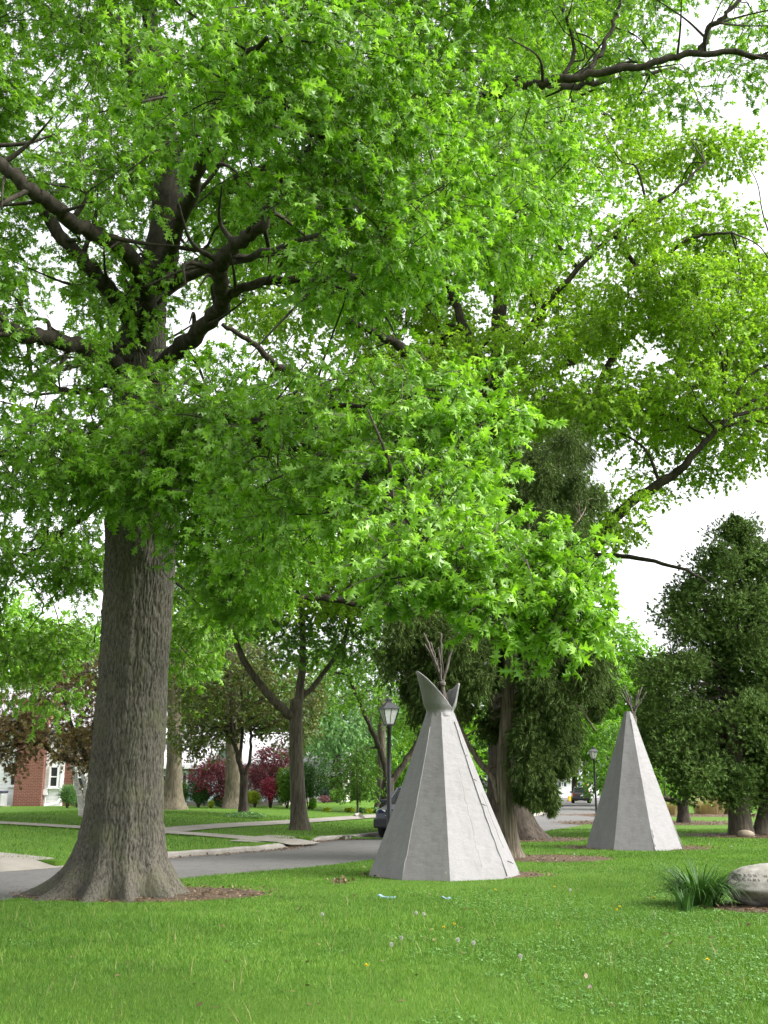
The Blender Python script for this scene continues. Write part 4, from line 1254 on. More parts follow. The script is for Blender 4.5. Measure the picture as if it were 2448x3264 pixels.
def tan_grass(label, px, py, wpx, hpx):
    b = ground(px, py)
    s = np.linalg.norm(b[:2]) * 1.02 / FPX
    root = empty("ornamental_grass", tuple(b), label, "plant", "clumps of dry ornamental grass")
    m = 1100
    a = RNG.random(m) * 6.28
    r = RNG.random(m) ** .5 * wpx * s * .38
    P = b + np.c_[r * np.cos(a), r * np.sin(a), np.zeros(m)]
    D = unit(np.c_[np.cos(a) * .45 * RNG.random(m), np.sin(a) * .45 * RNG.random(m), np.ones(m)])
    V, T = leaves((BLADE[0] * np.array((.018, 1, 1.2)), BLADE[1]), P, D, np.c_[-np.cos(a), -np.sin(a), np.full(m, .2)] * -1, hpx * s * RNG.uniform(.6, 1.1, m))
    tri_mesh("foliage", V, T, M['tan_leaf'], root)
tan_grass("wide clump of dry tan grass beyond the small dark-trunked tree", 2260, 2596, 110, 58)
tan_grass("dry tan grass clump showing just right of the farther teepee", 2135, 2600, 60, 45)
tan_grass("smaller dry grass clump at the right end of the far bed", 2330, 2596, 50, 45)

# ------------------------------------------------------------------ teepees
def teepee_cover(root, c, angs, Rb, zt, rt, off, lean=(0, 0), bulge=.03):
    """faceted cone: ridge corners at given bearings (0 = towards the viewer, clockwise to the right)"""
    nz = 40
    A = np.array(angs)
    cols = []
    for i in range(len(A)):
        a0, a1 = A[i], A[(i + 1) % len(A)] + (360 if i == len(A) - 1 else 0)
        for t in np.linspace(0, 1, 7): cols.append((a0, a1, t))
    V, T = [], []
    for k in range(nz + 1):
        f = k / nz
        z = zt * f
        r = Rb + (rt - Rb) * (f ** 1.0) - bulge * math.sin(math.pi * f)
        for a0, a1, t in cols:
            p0 = np.array((math.sin(R(a0)), -math.cos(R(a0)))); p1 = np.array((math.sin(R(a1)), -math.cos(R(a1))))
            p = p0 + (p1 - p0) * t
            e = .008 * (fbm(np.array([[p[0] * 3 + off, p[1] * 3, z * 2.2]]), 3)[0] - .45) - .012 * math.sin(math.pi * t) * (1 - f)
            q = p * (r + e)
            V.append((c[0] + q[0] + lean[0] * f, c[1] + q[1] + lean[1] * f, z))
    n = len(cols)
    for k in range(nz):
        for i in range(n):
            if i % 7 == 6: continue
            j = i + 1
            T += [(k * n + i, k * n + j, (k + 1) * n + j), (k * n + i, (k + 1) * n + j, (k + 1) * n + i)]
    return tri_mesh("cover", V, T, M['teepee'], root, smooth=True)

def seam(root, c, ang, Rb, rt, zt, z0, z1, rad, name, mat, lean=(0, 0), step=18, jag=.0):
    P_ = []
    for f in np.linspace(z0 / zt, z1 / zt, step):
        r = Rb + (rt - Rb) * f - .03 * math.sin(math.pi * f) + .004
        r *= 1
        a = R(ang + random.uniform(-jag, jag))
        P_.append((c[0] + math.sin(a) * r + lean[0] * f, c[1] - math.cos(a) * r + lean[1] * f, zt * f))
    return MB().tube(P_, rad, 6).build(name, mat, root, smooth=True)

def pole(root, pts, r0, r1):
    L = catmull(pts, 6)
    L[2:-1] += (RNG.random((len(L) - 3, 3)) - .5) * .02
    mb = MB().tube(L, np.linspace(r0, r1, len(L)) * (1 + .15 * (RNG.random(len(L)) - .5)), 9)
    for k in range(4):
        i = random.randrange(4, len(L) - 1)
        d = RNG.normal(size=3); d /= np.linalg.norm(d)
        mb.tube([L[i], L[i] + d * .055], [r1 * .7, r1 * .45], 6)
    return mb.build("pole", M['pole_wood'], root, smooth=True)

def build_teepee1():
    c = TP1
    root = empty("teepee", (c[0], c[1], 0), "nearer pale grey stucco teepee with two open smoke flaps and bundled poles", "teepee", "stucco teepees on the lawn")
    Y = c[1]
    zt, Rb, rt = 2.98, 1.42, .27
    angs = [-131, -84, -35, 1, 50, 86, 128, 178]
    lean = (-.035, 0)
    teepee_cover(root, c, angs, Rb, zt, rt, 0, lean)
    # smoke flaps: a sheet wrapped round the neck, cut high at the left and right, low in front-right
    ph = np.linspace(-165, 52, 44)
    def flap(phis, hfun, out, ztw):
        V, T = [], []
        m = 14
        for layer in (0, 1):
            for a in phis:
                h = hfun(a)
                for k in range(m):
                    f = k / (m - 1)
                    rr = rt + .015 + out * (f * h / .9) ** 1.3 - .035 * math.exp(-((f * h - .10) / .07) ** 2) - layer * .035 + .02 * (fbm(np.array([[a * .06, f * h * 4, 3.]]), 2)[0] - .4)
                    V.append((c[0] + lean[0] + rr * math.sin(R(a)), c[1] - rr * math.cos(R(a)), ztw + h * f))
        n = len(phis)
        o = n * m
        for i in range(n - 1):
            for k in range(m - 1):
                a_ = i * m + k
                T += [(a_, a_ + m, a_ + m + 1), (a_, a_ + m + 1, a_ + 1)]
                T += [(o + a_, o + a_ + m + 1, o + a_ + m), (o + a_, o + a_ + 1, o + a_ + m + 1)]
            a_ = i * m + m - 1
            T += [(a_, a_ + m, o + a_ + m), (a_, o + a_ + m, o + a_)]
        for s in (0, n - 1):
            for k in range(m - 1):
                a_ = s * m + k
                T += [(a_, a_ + 1, o + a_ + 1), (a_, o + a_ + 1, o + a_)]
        return tri_mesh("smoke_flap", V, T, M['teepee'], root, smooth=True)
    def hl(a):
        if a < -95: return .38 + .48 * sstep(-165, -95, a)
        x = math.sin(R(a))
        return .14 + (.86 - .14) * max(0, (.80 - x) / 1.796) ** 1.15
    flap(ph, hl, .19, zt - .07)
    flap(np.linspace(52, 172, 30), lambda a: .14 + .50 * float(sstep(52, 92, a)) - .10 * float(sstep(96, 140, a)) - .2 * float(sstep(140, 172, a)), .16, zt - .07)
    hub = at(1408, 2185, Y)
    inn = at(1422, 2290, Y)
    for (x0, y0), (x, y), d, r in (((1424, 2270), (1350, 2018), -.05, .026), ((1418, 2270), (1354, 2052), .15, .02), ((1430, 2270), (1372, 2048), .25, .021), ((1426, 2275), (1396, 2064), -.15, .022), ((1436, 2275), (1404, 2018), .1, .026), ((1412, 2270), (1466, 2006), .0, .028)):
        jx = random.uniform(-6, 6)
        pole(root, [at(x0 + jx, y0 + 20, Y + d * .3), at(1410 + jx, 2190, Y + d * .2), at((1408 * 1 + x) / 2 + jx * .3, (2160 + y) / 2, Y + d * .7), at(x, y, Y + d)], r * 1.12, r * .85)
    V = MB()
    V.lathe([(.075, -.04), (.085, -.02), (.085, .02), (.075, .04)], at(1407, 2180, Y), 14)
    V.build("rope_tie", M['pole_wood'], root, smooth=True)
    seam(root, c, 27, Rb * .97, rt, zt, .25, 1.95, .0025, "crack", M['crack'], lean, 22, 1.4)
    seam(root, c, 62, Rb * .99, rt, zt, .55, 1.5, .004, "crack", M['crack'], lean, 16, 1.2)
    seam(root, c, -35, Rb, rt, zt, .05, 2.7, .010, "rib", M['teepee'], lean, 20, .5)
    seam(root, c, 50, Rb, rt, zt, .1, 2.8, .012, "rib", M['teepee'], lean, 20, .6)
    for z_, a_ in ((.30, 68), (1.3, 55), (1.75, 53), (2.2, 52)):
        f = z_ / zt
        r = Rb + (rt - Rb) * f - .03
        p = (c[0] + math.sin(R(a_)) * r + lean[0] * f, c[1] - math.cos(R(a_)) * r, z_)
        MB().tube([(p[0] - .07, p[1], p[2] + .02), (p[0], p[1] - .015, p[2]), (p[0] + .05, p[1], p[2] - .03)], [.006, .014, .006], 7).build("rib", M['teepee'], root, smooth=True)
build_teepee1()

def build_teepee2():
    c = TP2
    root = empty("teepee", (c[0], c[1], 0), "farther pale grey stucco teepee with a closed pointed top and thin poles", "teepee", "stucco teepees on the lawn")
    Y = c[1]
    zt, Rb, rt = 3.62, 1.34, .10
    teepee_cover(root, c, [-125, -82, -35, 10, 56, 98, 140, -172 + 360], Rb, zt, rt, 7, (.07, 0), .0)
    MB().tube([at(2017, 2318, Y), at(2019, 2300, Y), at(2020, 2282, Y)], [.105, .10, .07], 12).build("neck_wrap", M['pole_wood'], root, smooth=True)
    for (x, y, d, r) in ((1984, 2195, -.2, .02), (2046, 2190, .15, .02), (1990, 2185, .1, .022), (1976, 2205, -.1, .02), (2008, 2212, .2, .018), (2035, 2200, 0, .018), (2060, 2205, -.05, .022), (2030, 2215, .25, .016)):
        jx = random.uniform(-5, 5)
        pole(root, [at(2020 + jx * .5, 2320, Y), at(2018 + jx, 2275, Y + d * .2), at((2018 + x) / 2, (2275 + y) / 2, Y + d * .6), at(x, y, Y + d)], r * 1.35, r)
    seam(root, c, 10, Rb, rt, zt, .02, 3.4, .012, "rib", M['teepee'], (.07, 0), 20, .4)
    seam(root, c, 11, Rb, rt, zt, .02, .55, .010, "crack", M['crack'], (.07, 0), 12, 1.2)
    seam(root, c, 58, Rb, rt, zt, .05, 3.3, .012, "rib", M['teepee'], (.07, 0), 20, .6)
build_teepee2()

# ------------------------------------------------------------------ lamp posts
def make_lamp(label):
    root = empty("street_lamp", (0, 0, 0), label, "street lamp", "black lantern street lamps")
    H = 2.82
    MB().lathe([(.075, -.1), (.075, .02), (.058, .06), (.05, .3), (.047, 2.0), (.042, H - .06), (.06, H - .05), (.06, H - .02), (.045, H)], n=20).build("post", M['black_metal'], root, smooth=True)
    f = MB()
    f.box((0, 0, H + .015), (.20, .20, .03))
    zb, zt_, wb, wt_ = H + .03, H + .33, .085, .165
    for a, b in ((-1, -1), (1, -1), (1, 1), (-1, 1)):
        f.tube([(a * wb, b * wb, zb), (a * wt_, b * wt_, zt_)], [.011, .011], 4)
    for s in (-1, 1):
        f.tube([(0, s * wb, zb), (0, s * wt_, zt_)], [.005, .005], 4)
        f.tube([(s * wb, 0, zb), (s * wt_, 0, zt_)], [.005, .005], 4)
    f.box((0, 0, zt_ + .006), (.37, .37, .018))
    f.build("lantern_frame", M['black_metal'], root)
    MB().box((0, 0, (zb + zt_) / 2), (wb * 1.96, wb * 1.96, zt_ - zb - .004), taper=wt_ / wb).build("glass", M['lamp_glass'], root)
    r = MB()
    r.box((0, 0, zt_ + .075), (.37, .37, .12), taper=.36)
    r.box((0, 0, zt_ + .16), (.10, .10, .06))
    r.box((0, 0, zt_ + .20), (.13, .13, .02))
    r.lathe([(.05, .21), (.03, .235), (.004, .25)], (0, 0, zt_), 12)
    r.build("lantern_roof", M['black_metal'], root, bevel=.004)
    return root
lamp = make_lamp("black lantern street lamp behind the left edge of the nearer teepee")
lamp.location = (.105, 22.0, 0.03)
lamp.rotation_euler.z = R(18)
lamp2 = copy_tree(lamp)
lamp2["label"] = "black lantern street lamp beside the bend, left of the farther teepee"
lamp2.location = (9.62, 48.8, .03)
lamp2.rotation_euler.z = R(10)
lamp3 = copy_tree(lamp)
lamp3["label"] = "tiny distant lantern street lamp next to the utility pole"
lamp3.location = (*at(1861, 2552, 135)[:2], .05)

# utility pole with lamp arms, far along the road
up_ = empty("utility_pole", (*at(1868, 2550, 130)[:2], 0), "grey wooden utility pole with lamp arms far down the road", "utility pole")
ub = np.array(up_.location)
MB().tube([ub, ub + np.array((0, 0, 6.5))], [.22, .18], 12).build("post", M['wood_grey'], up_, smooth=True)
for s in (-1, 1):
    MB().tube([ub + np.array((0, 0, 4.4)), ub + np.array((s * .8, 0, 4.75)), ub + np.array((s * 2.2, 0, 4.8))], .05, 8).build("lamp_arm", M['grey_metal'], up_)
    MB().box(ub + np.array((s * 2.5, 0, 4.74)), (.9, .35, .18), taper=.6).build("lamp_head", M['white_paint'], up_)
g_ = at(1818, 2545, 128)
yb = MB()
yb.box((g_[0], g_[1], .36), (.62, .5, .5), taper=.84)
yb.box((g_[0], g_[1], .09), (.66, .54, .08))
tag(yb.build("grit_bin", M['yellow_plastic'], bevel=.08), "yellow box standing on the verge left of the distant dark vehicle", "bin")
g_ = at(1879, 2545, 120)
ym = MB()
ym.tube([(g_[0] - .1, g_[1], 0), (g_[0], g_[1], 1.2), (g_[0] - .3, g_[1], 2.6)], [.06, .06, .05], 8)
tag(ym.build("marker_post", M['yellow_plastic']), "slim yellow marker post right of the distant dark vehicle", "post")

# ------------------------------------------------------------------ cars
def make_suv(name, label, paint, cat):
    """front faces -y, wheels on z=0, about 4.5 x 1.8 x 1.65 m"""
    root = empty(name, (0, 0, 0), label, cat)
    P_ = M[paint]
    low = [(-2.22, .36), (-2.25, .55), (-2.20, .78), (-2.08, .90), (-1.15, 1.04), (-.95, 1.06), (2.05, 1.06), (2.20, .98), (2.24, .7), (2.22, .38), (1.9, .30), (-1.95, .28)]
    def loft(prof, xs, sc):
        V, F = [], []
        n = len(prof)
        cy, cz = .0, .66
        for x, s in zip(xs, sc):
            for y, z in prof: V.append((x, cy + (y - cy) * (s * .5 + .5), cz + (z - cz) * s))
        for i in range(len(xs) - 1):
            for k in range(n): F.append((i * n + k, i * n + (k + 1) % n, (i + 1) * n + (k + 1) % n, (i + 1) * n + k))
        F.append(tuple(range(n - 1, -1, -1))); F.append(tuple((len(xs) - 1) * n + k for k in range(n)))
        return MB().add(V, F)
    loft(low, [-.90, -.885, -.80, -.5, 0, .5, .80, .885, .90], [.72, .88, .975, 1, 1.005, 1, .975, .88, .72]).build("body", P_, root, smooth=False, bevel=.02)
    # greenhouse: dark glass core with painted roof and pillars over it
    cab = MB()
    b0 = [(-.80, -1.10, 1.04), (.80, -1.10, 1.04), (.80, 2.02, 1.04), (-.80, 2.02, 1.04)]
    t0 = [(-.64, -.28, 1.57), (.64, -.28, 1.57), (.66, 1.82, 1.57), (-.66, 1.82, 1.57)]
    cab.add(b0 + t0, [(3, 2, 1, 0), (4, 5, 6, 7), (0, 1, 5, 4), (1, 2, 6, 5), (2, 3, 7, 6), (3, 0, 4, 7)])
    cab.build("window", M['dark_glass'], root)
    rf = MB()
    rf.add([(-.67, -.33, 1.56), (.67, -.33, 1.56), (.69, 1.88, 1.56), (-.69, 1.88, 1.56), (-.55, -.15, 1.645), (.55, -.15, 1.645), (.58, 1.75, 1.645), (-.58, 1.75, 1.645)], [(3, 2, 1, 0), (4, 5, 6, 7), (0, 1, 5, 4), (1, 2, 6, 5), (2, 3, 7, 6), (3, 0, 4, 7)])
    for s in (-1, 1):
        rf.tube([(s * .815, -1.12, 1.03), (s * .66, -.29, 1.57)], .035, 6)
        rf.tube([(s * .825, .35, 1.03), (s * .67, .45, 1.57)], .035, 6)
        rf.tube([(s * .825, 1.3, 1.03), (s * .675, 1.25, 1.57)], .035, 6)
        rf.tube([(s * .815, 2.04, 1.03), (s * .675, 1.85, 1.57)], .05, 6)
        rf.tube([(s * .58, -.05, 1.69), (s * .6, 1.7, 1.69)], .018, 6)
    rf.build("roof", P_, root, bevel=.015)
    bp = MB().box((0, -2.27, .47), (1.78, .16, .30)).build("bumper", M['plastic'], root, bevel=.05)
    MB().box((0, 2.26, .50), (1.78, .16, .26)).build("bumper", M['plastic'], root, bevel=.05)
    gr = MB()
    for k in range(4): gr.box((0, -2.235, .68 + k * .05), (.9, .05, .022))
    gr.build("grille", M['grey_metal'], root)
    MB().box((0, -2.36, .50), (.30, .02, .15)).build("number_plate", M['plate'], root)
    MB().box((0, 2.30, .80), (.32, .05, .16)).build("number_plate", M['plate'], root)
    for s in (-1, 1):
        h_ = MB()
        h_.add([(s * .50, -2.225, .70), (s * .86, -2.12, .70), (s * .88, -1.98, .90), (s * .55, -2.13, .88), (s * .50, -2.1, .70), (s * .84, -1.95, .70), (s * .86, -1.85, .90), (s * .55, -1.95, .88)],
               [(0, 1, 2, 3), (4, 7, 6, 5), (0, 4, 5, 1), (1, 5, 6, 2), (2, 6, 7, 3), (3, 7, 4, 0)])
        h_.build("headlight", M['headlamp'], root)
        MB().box((s * .80, 2.215, .88), (.16, .06, .34)).build("tail_light", M['tail'], root, bevel=.01)
        m_ = MB().box((s * .99, -.82, 1.12), (.20, .12, .15)).build("mirror", P_, root, bevel=.03)
        for y in (-1.38, 1.36):
            wl = MB()
            prof = [(.20, -.11), (.31, -.115), (.345, -.08), (.345, .08), (.31, .115), (.20, .11)]
            V, F = [], []
            nn = 28
            for r_, x_ in prof:
                for k in range(nn): V.append((s * .82 + x_, y + r_ * math.cos(2 * math.pi * k / nn), .345 + r_ * math.sin(2 * math.pi * k / nn)))
            for i in range(5):
                for k in range(nn): F.append((i * nn + k, i * nn + (k + 1) % nn, (i + 1) * nn + (k + 1) % nn, (i + 1) * nn + k))
            wl.add(V, F)
            wo = wl.build("wheel", M['tyre'], root, smooth=True)
            rm = MB()
            V = [(s * .82 + s * .08, y, .345)] + [(s * .82 + s * .10, y + .205 * math.cos(2 * math.pi * k / 20), .345 + .205 * math.sin(2 * math.pi * k / 20)) for k in range(20)]
            rm.add(V, [(0, 1 + k, 1 + (k + 1) % 20) for k in range(20)])
            rm.build("rim", M['rim'], wo)
            ar = MB()
            ar.add(*(lambda A: (A, [(i, i + 1, i + 12, i + 11) for i in range(10)]))([(s * .915, y + q * math.cos(t), .345 + q * math.sin(t)) for q in (.36, .43) for t in np.linspace(0, math.pi, 11)]))
            ar.build("wheel_arch", M['plastic'], root)
    return root
suv = make_suv("parked_car", "dark blue SUV parked at the far kerb, half hidden by the nearer teepee", 'blue_paint', "car")
sg = G(1232, 2672)
suv.location = (sg[0] + 1.10, sg[1] + 1.55, .012)
suv.rotation_euler.z = R(-17)
far_car = make_suv("vehicle", "dark brown SUV seen from behind far along the road", 'brown_paint', "car")
fg = at(1852, 2561, 112)
far_car.location = (fg[0], fg[1], .02)
far_car.rotation_euler.z = R(180 - 8)

# ------------------------------------------------------------------ houses
def window(root, c, wd, h, ny=-1, frame=.09, mat='white_paint', bars=True):
    fr = MB()
    for s in (-1, 1):
        fr.box((c[0] + s * (wd / 2 - frame / 2), c[1] - .04, c[2]), (frame, .12, h))
    for z in (-1, 1):
        fr.box((c[0], c[1] - .04, c[2] + z * (h / 2 - frame / 2)), (wd - 2 * frame, .12, frame))
    if bars: fr.box((c[0], c[1] - .035, c[2]), (wd - 2 * frame, .08, .06))
    fo = fr.build("window", M[mat], root)
    MB().box((c[0], c[1] - .01, c[2]), (wd - 2 * frame, .03, h - 2 * frame)).build("pane", M['dark_glass'], fo)
    MB().box((c[0], c[1] - .08, c[2] - h / 2 - .03), (wd + .12, .22, .055)).build("sill", M[mat], fo)
    return fo

def house_brick():
    Y = 59.0
    s = lambda x, y: at(x, y, Y)
    gz = .60
    x = lambda px: s(px, 2560)[0]
    z = lambda py: s(500, py)[2]
    root = empty("brick_house", (x(150), Y, gz), "white and red brick house with a wide chimney, behind the birch", "house")
    top = z(2330)
    MB().box(((x(-300) + x(52)) / 2, Y + 4, (gz + top) / 2), (x(52) - x(-300), 8, top - gz)).build("wall", M['white_siding'], root)
    MB().box(((x(140) + x(195)) / 2, Y + 3.9, (gz + top) / 2), (x(195) - x(140), 8.1, top - gz)).build("wall", M['white_siding'], root)
    MB().box(((x(195) + x(420)) / 2, Y + 4.2, (gz + top) / 2), (x(420) - x(195), 8, top - gz)).build("wall", M['brick'], root)
    MB().box(((x(52) + x(140)) / 2, Y + 1.6, (gz + z(2230)) / 2), (x(140) - x(52), 4.4, z(2230) - gz)).build("chimney", M['brick'], root)
    rf = MB()
    xa, xb = x(-330), x(440)
    ya, yb_, ym_ = Y - .5, Y + 9, Y + 4
    zt_ = z(2175)
    V = [(xa, ya, top - .1), (xb, ya, top - .1), (xb, ym_, zt_), (xa, ym_, zt_), (xa, yb_, top - .1), (xb, yb_, top - .1), (xa, ya, top + .08), (xb, ya, top + .08), (xb, ym_, zt_ + .2), (xa, ym_, zt_ + .2), (xa, yb_, top + .08), (xb, yb_, top + .08)]
    rf.add(V, [(0, 1, 2, 3), (3, 2, 5, 4), (6, 9, 8, 7), (9, 10, 11, 8), (0, 6, 7, 1), (4, 5, 11, 10), (0, 3, 9, 6), (3, 4, 10, 9), (1, 7, 8, 2), (2, 8, 11, 5)])
    rf.build("roof", M['grey_shingle'], root)
    gb = MB()
    for xx in (xa + .25, xb - .25):
        gb.add([(xx, ya + .4, top - .12), (xx, yb_ - .4, top - .12), (xx, ym_, zt_ - .1), (xx + .1, ya + .4, top - .12), (xx + .1, yb_ - .4, top - .12), (xx + .1, ym_, zt_ - .1)], [(0, 1, 2), (5, 4, 3), (0, 3, 4, 1), (1, 4, 5, 2), (2, 5, 3, 0)])
    gb.build("gable", M['white_siding'], root)
    h_ = z(2442) - z(2512)
    window(root, (x(42), Y, z(2470)), x(64) - x(30), h_ * 1.05)
    window(root, (x(169), Y - .15, z(2476)), x(184) - x(153), h_)
    window(root, (x(250), Y + .2, z(2478)), x(266) - x(238), h_)
    for s_, nm in ((x(234), 1), (x(271), 1)):
        sh = MB()
        for k in range(14): sh.box((s_, Y + .17, z(2514) + (k + .5) * h_ / 14), (.16, .05, h_ / 14 - .02))
        sh.box((s_ - .1, Y + .17, z(2478)), (.04, .06, h_)); sh.box((s_ + .1, Y + .17, z(2478)), (.04, .06, h_))
        sh.build("shutter", M['white_paint'], root)
    MB().tube([(x(193), Y - .2, top), (x(192), Y - .2, gz + .35), (x(188), Y - .3, gz + .2), (x(163), Y - 1.2, gz + .06)], .06, 8).build("downspout", M['white_paint'], root)
    mt = MB()
    mt.box((x(147), Y - .25, gz + .75), (.22, .16, .3)); mt.tube([(x(148), Y - .25, gz), (x(148), Y - .25, gz + .6)], .03, 6)
    mt.build("meter", M['white_paint'], root)
    # air conditioner
    ac = empty("air_conditioner", (x(10), Y - 1.2, gz), "grey outdoor air conditioner against the white siding", "air conditioner")
    W_ = x(38) - x(-25)
    AX = (x(38) + x(-25)) / 2
    az = z(2520) - gz
    MB().box((AX, Y - 1.2, gz + az * .42), (W_, .9, az * .82)).build("casing", M['grey_metal'], ac, bevel=.05)
    gl = MB()
    for k in range(18): gl.box((AX - W_ / 2 + .08 + k * (W_ - .16) / 17, Y - 1.66, gz + az * .42), (.02, .03, az * .7))
    gl.build("grille", M['grey_metal'], ac)
    MB().box((AX, Y - 1.2, gz + az * .92), (W_ + .05, .96, az * .15)).build("lid", M['navy_metal'], ac, bevel=.04)
    MB().box((AX, Y - 1.2, gz + .02), (W_ + .3, 1.2, .08)).build("base_slab", M['concrete'], ac)
house_brick()

def house_blue():
    Y = 59.5
    s = lambda x, y: at(x, y, Y)
    gz = .60
    x = lambda px: s(px, 2560)[0]
    z = lambda py: s(500, py)[2]
    root = empty("blue_house", (x(700), Y, gz), "pale blue clapboard house with a light roof and steep gable, behind the rosy maple", "house")
    top = z(2448)
    MB().box(((x(470) + x(900)) / 2, Y + 4, (gz + top) / 2), (x(900) - x(470), 8, top - gz)).build("wall", M['blue_siding'], root)
    MB().box(((x(470) + x(900)) / 2, Y + 3.95, gz + .12), (x(900) - x(470) + .06, 8.06, .25)).build("foundation", M['concrete'], root)
    def slab(V0, dz=.16):
        V = list(V0) + [(a, b, c + dz) for a, b, c in V0]
        n = len(V0)
        return V, [tuple(range(n))[::-1], tuple(range(n, 2 * n))] + [(i, (i + 1) % n, n + (i + 1) % n, n + i) for i in range(n)]
    rf = MB()
    rf.add(*slab([(x(455), Y - .5, top), (x(915), Y - .5, top), (x(900), Y + 4.5, z(2330)), (x(560), Y + 4.5, z(2330))]))
    rf.add(*slab([(x(455), Y - .5, top), (x(560), Y + 4.5, z(2330)), (x(455), Y + 9, top)]))
    rf.add(*slab([(x(915), Y + 9, top), (x(455), Y + 9, top), (x(560), Y + 4.5, z(2330)), (x(900), Y + 4.5, z(2330))]))
    rf.build("roof", M['shingle'], root)
    # steep front gable
    gx, gw = x(712), x(745) - x(675)
    pk, ft = z(2372), z(2455)
    gm = MB()
    gm.add([(gx - gw * .62, Y - .6, gz), (gx + gw * .62, Y - .6, gz), (gx + gw * .62, Y - .6, ft), (gx, Y - .6, pk), (gx - gw * .62, Y - .6, ft), (gx - gw * .62, Y + 3, gz), (gx + gw * .62, Y + 3, gz), (gx + gw * .62, Y + 3, ft), (gx, Y + 3, pk), (gx - gw * .62, Y + 3, ft)],
           [(0, 1, 2, 3, 4), (9, 8, 7, 6, 5), (0, 5, 6, 1), (1, 6, 7, 2), (4, 9, 5, 0), (2, 7, 8, 3), (3, 8, 9, 4)])
    gm.build("gable", M['blue_siding'], root)
    tr = MB()
    for s_ in (-1, 1):
        tr.add(*slab([(gx + s_ * gw * .78, Y - .85, ft - .25), (gx, Y - .85, pk + .08), (gx, Y + 4, pk + .08), (gx + s_ * gw * .78, Y + 4, ft - .25)], .14))
    tr.build("gable_roof", M['shingle'], root)
    bg_ = MB()
    for s_ in (-1, 1):
        bg_.add(*slab([(gx + s_ * gw * .78, Y - .90, ft - .40), (gx, Y - .90, pk - .07), (gx, Y - .86, pk - .07), (gx + s_ * gw * .78, Y - .86, ft - .40)], .16))
    bg_.build("barge_board", M['white_paint'], root)
    gt = MB().box(((x(455) + x(675)) / 2, Y - .56, top + .02), (x(675) - x(455), .12, .14)).build("gutter", M['white_paint'], root)
    # porch bay with window, posts and door
    window(root, (x(515), Y, z(2505)), x(532) - x(500), z(2468) - z(2540), frame=.08)
    window(root, (x(545), Y, z(2505)), x(570) - x(534), z(2468) - z(2540), frame=.08)
    d = MB()
    d.box((x(587), Y - .05, (z(2472) + gz) / 2), (x(592) - x(581), .1, z(2472) - gz))
    dr = d.build("door", M['navy_metal'], root)
    t_ = MB()
    for px in (573, 579, 594): t_.box((x(px), Y - .12, (z(2462) + gz) / 2), (.09, .2, z(2462) - gz))
    t_.box((x(584), Y - .12, z(2460)), (x(597) - x(571), .2, .1))
    t_.build("door_frame", M['white_paint'], root)
    tr = MB(); tr.box((x(652), Y - .04, (top + gz) / 2), (.08, .08, top - gz)); tr.build("corner_board", M['white_paint'], root)
house_blue()

def house_simple(name, label, px0, px1, Y, py_base, py_eave, py_ridge, wall, roof, wins):
    x = lambda px: at(px, 2560, Y)[0]
    z = lambda py: at(500, py, Y)[2]
    gz = float(lawn_h(np.array([[x((px0 + px1) / 2), Y]]))[0])
    root = empty(name, (x((px0 + px1) / 2), Y, gz), label, "house")
    top = z(py_eave)
    MB().box(((x(px0) + x(px1)) / 2, Y + 4, (gz + top) / 2), (x(px1) - x(px0), 8, top - gz)).build("wall", M[wall], root)
    zr = z(py_ridge)
    xa, xb = x(px0) - .4, x(px1) + .4
    rf = MB()
    V = [(xa, Y - .5, top - .08), (xb, Y - .5, top - .08), (xb, Y + 4, zr), (xa, Y + 4, zr), (xa, Y + 8.6, top - .08), (xb, Y + 8.6, top - .08)]
    V += [(a, b, c + .18) for a, b, c in V]
    rf.add(V, [(0, 1, 2, 3), (3, 2, 5, 4), (6, 9, 8, 7), (9, 10, 11, 8), (0, 6, 7, 1), (4, 5, 11, 10), (0, 3, 9, 6), (3, 4, 10, 9), (1, 7, 8, 2), (2, 8, 11, 5)])
    rf.build("roof", M[roof], root)
    gb = MB()
    for xx in (xa + .35, xb - .45):
        gb.add([(xx, Y, top - .12), (xx, Y + 8, top - .12), (xx, Y + 4, zr - .1), (xx + .1, Y, top - .12), (xx + .1, Y + 8, top - .12), (xx + .1, Y + 4, zr - .1)], [(0, 1, 2), (5, 4, 3), (0, 3, 4, 1), (1, 4, 5, 2), (2, 5, 3, 0)])
    gb.build("gable", M[wall], root)
    for px, py, wpx, hpx, sh in wins:
        wd, hh = wpx * Y / FPX, hpx * Y / FPX
        window(root, (x(px), Y, z(py)), wd, hh)
        if sh:
            for s_ in (-1, 1):
                MB().box((x(px) + s_ * (wd / 2 + .22), Y - .04, z(py)), (.38, .06, hh)).build("shutter", M['navy_metal'], root)
    return root
house_simple("cream_house", "cream house with dark shutters glimpsed behind the mauve shrub", 975, 1105, 75, 2560, 2470, 2400, 'cream_siding', 'grey_shingle', [(1061, 2518, 18, 44, True), (1010, 2518, 18, 44, True)])
house_simple("white_house", "distant white house behind the far bend of the road", 1740, 1910, 170, 2545, 2488, 2430, 'white_siding', 'grey_shingle', [(1795, 2500, 8, 12, True), (1840, 2502, 8, 12, True), (1858, 2502, 8, 12, False), (1770, 2520, 8, 12, False), (1885, 2520, 8, 12, False)])

# low retaining wall corner at the end of the front lawn
wl = MB()
p0, p1, p2 = ground(1130, 2604), ground(1146, 2600), ground(1158, 2610)
wl.tube([p0 + np.array((0, 0, .05)), p1 + np.array((0, 0, .05))], .09, 4)
wl.tube([p1 + np.array((0, 0, .05)), p2 + np.array((0, 0, .05))], .09, 4)
tag(wl.build("retaining_wall", M['concrete']), "low concrete edging wall where the front lawn meets the sidewalk", "wall")

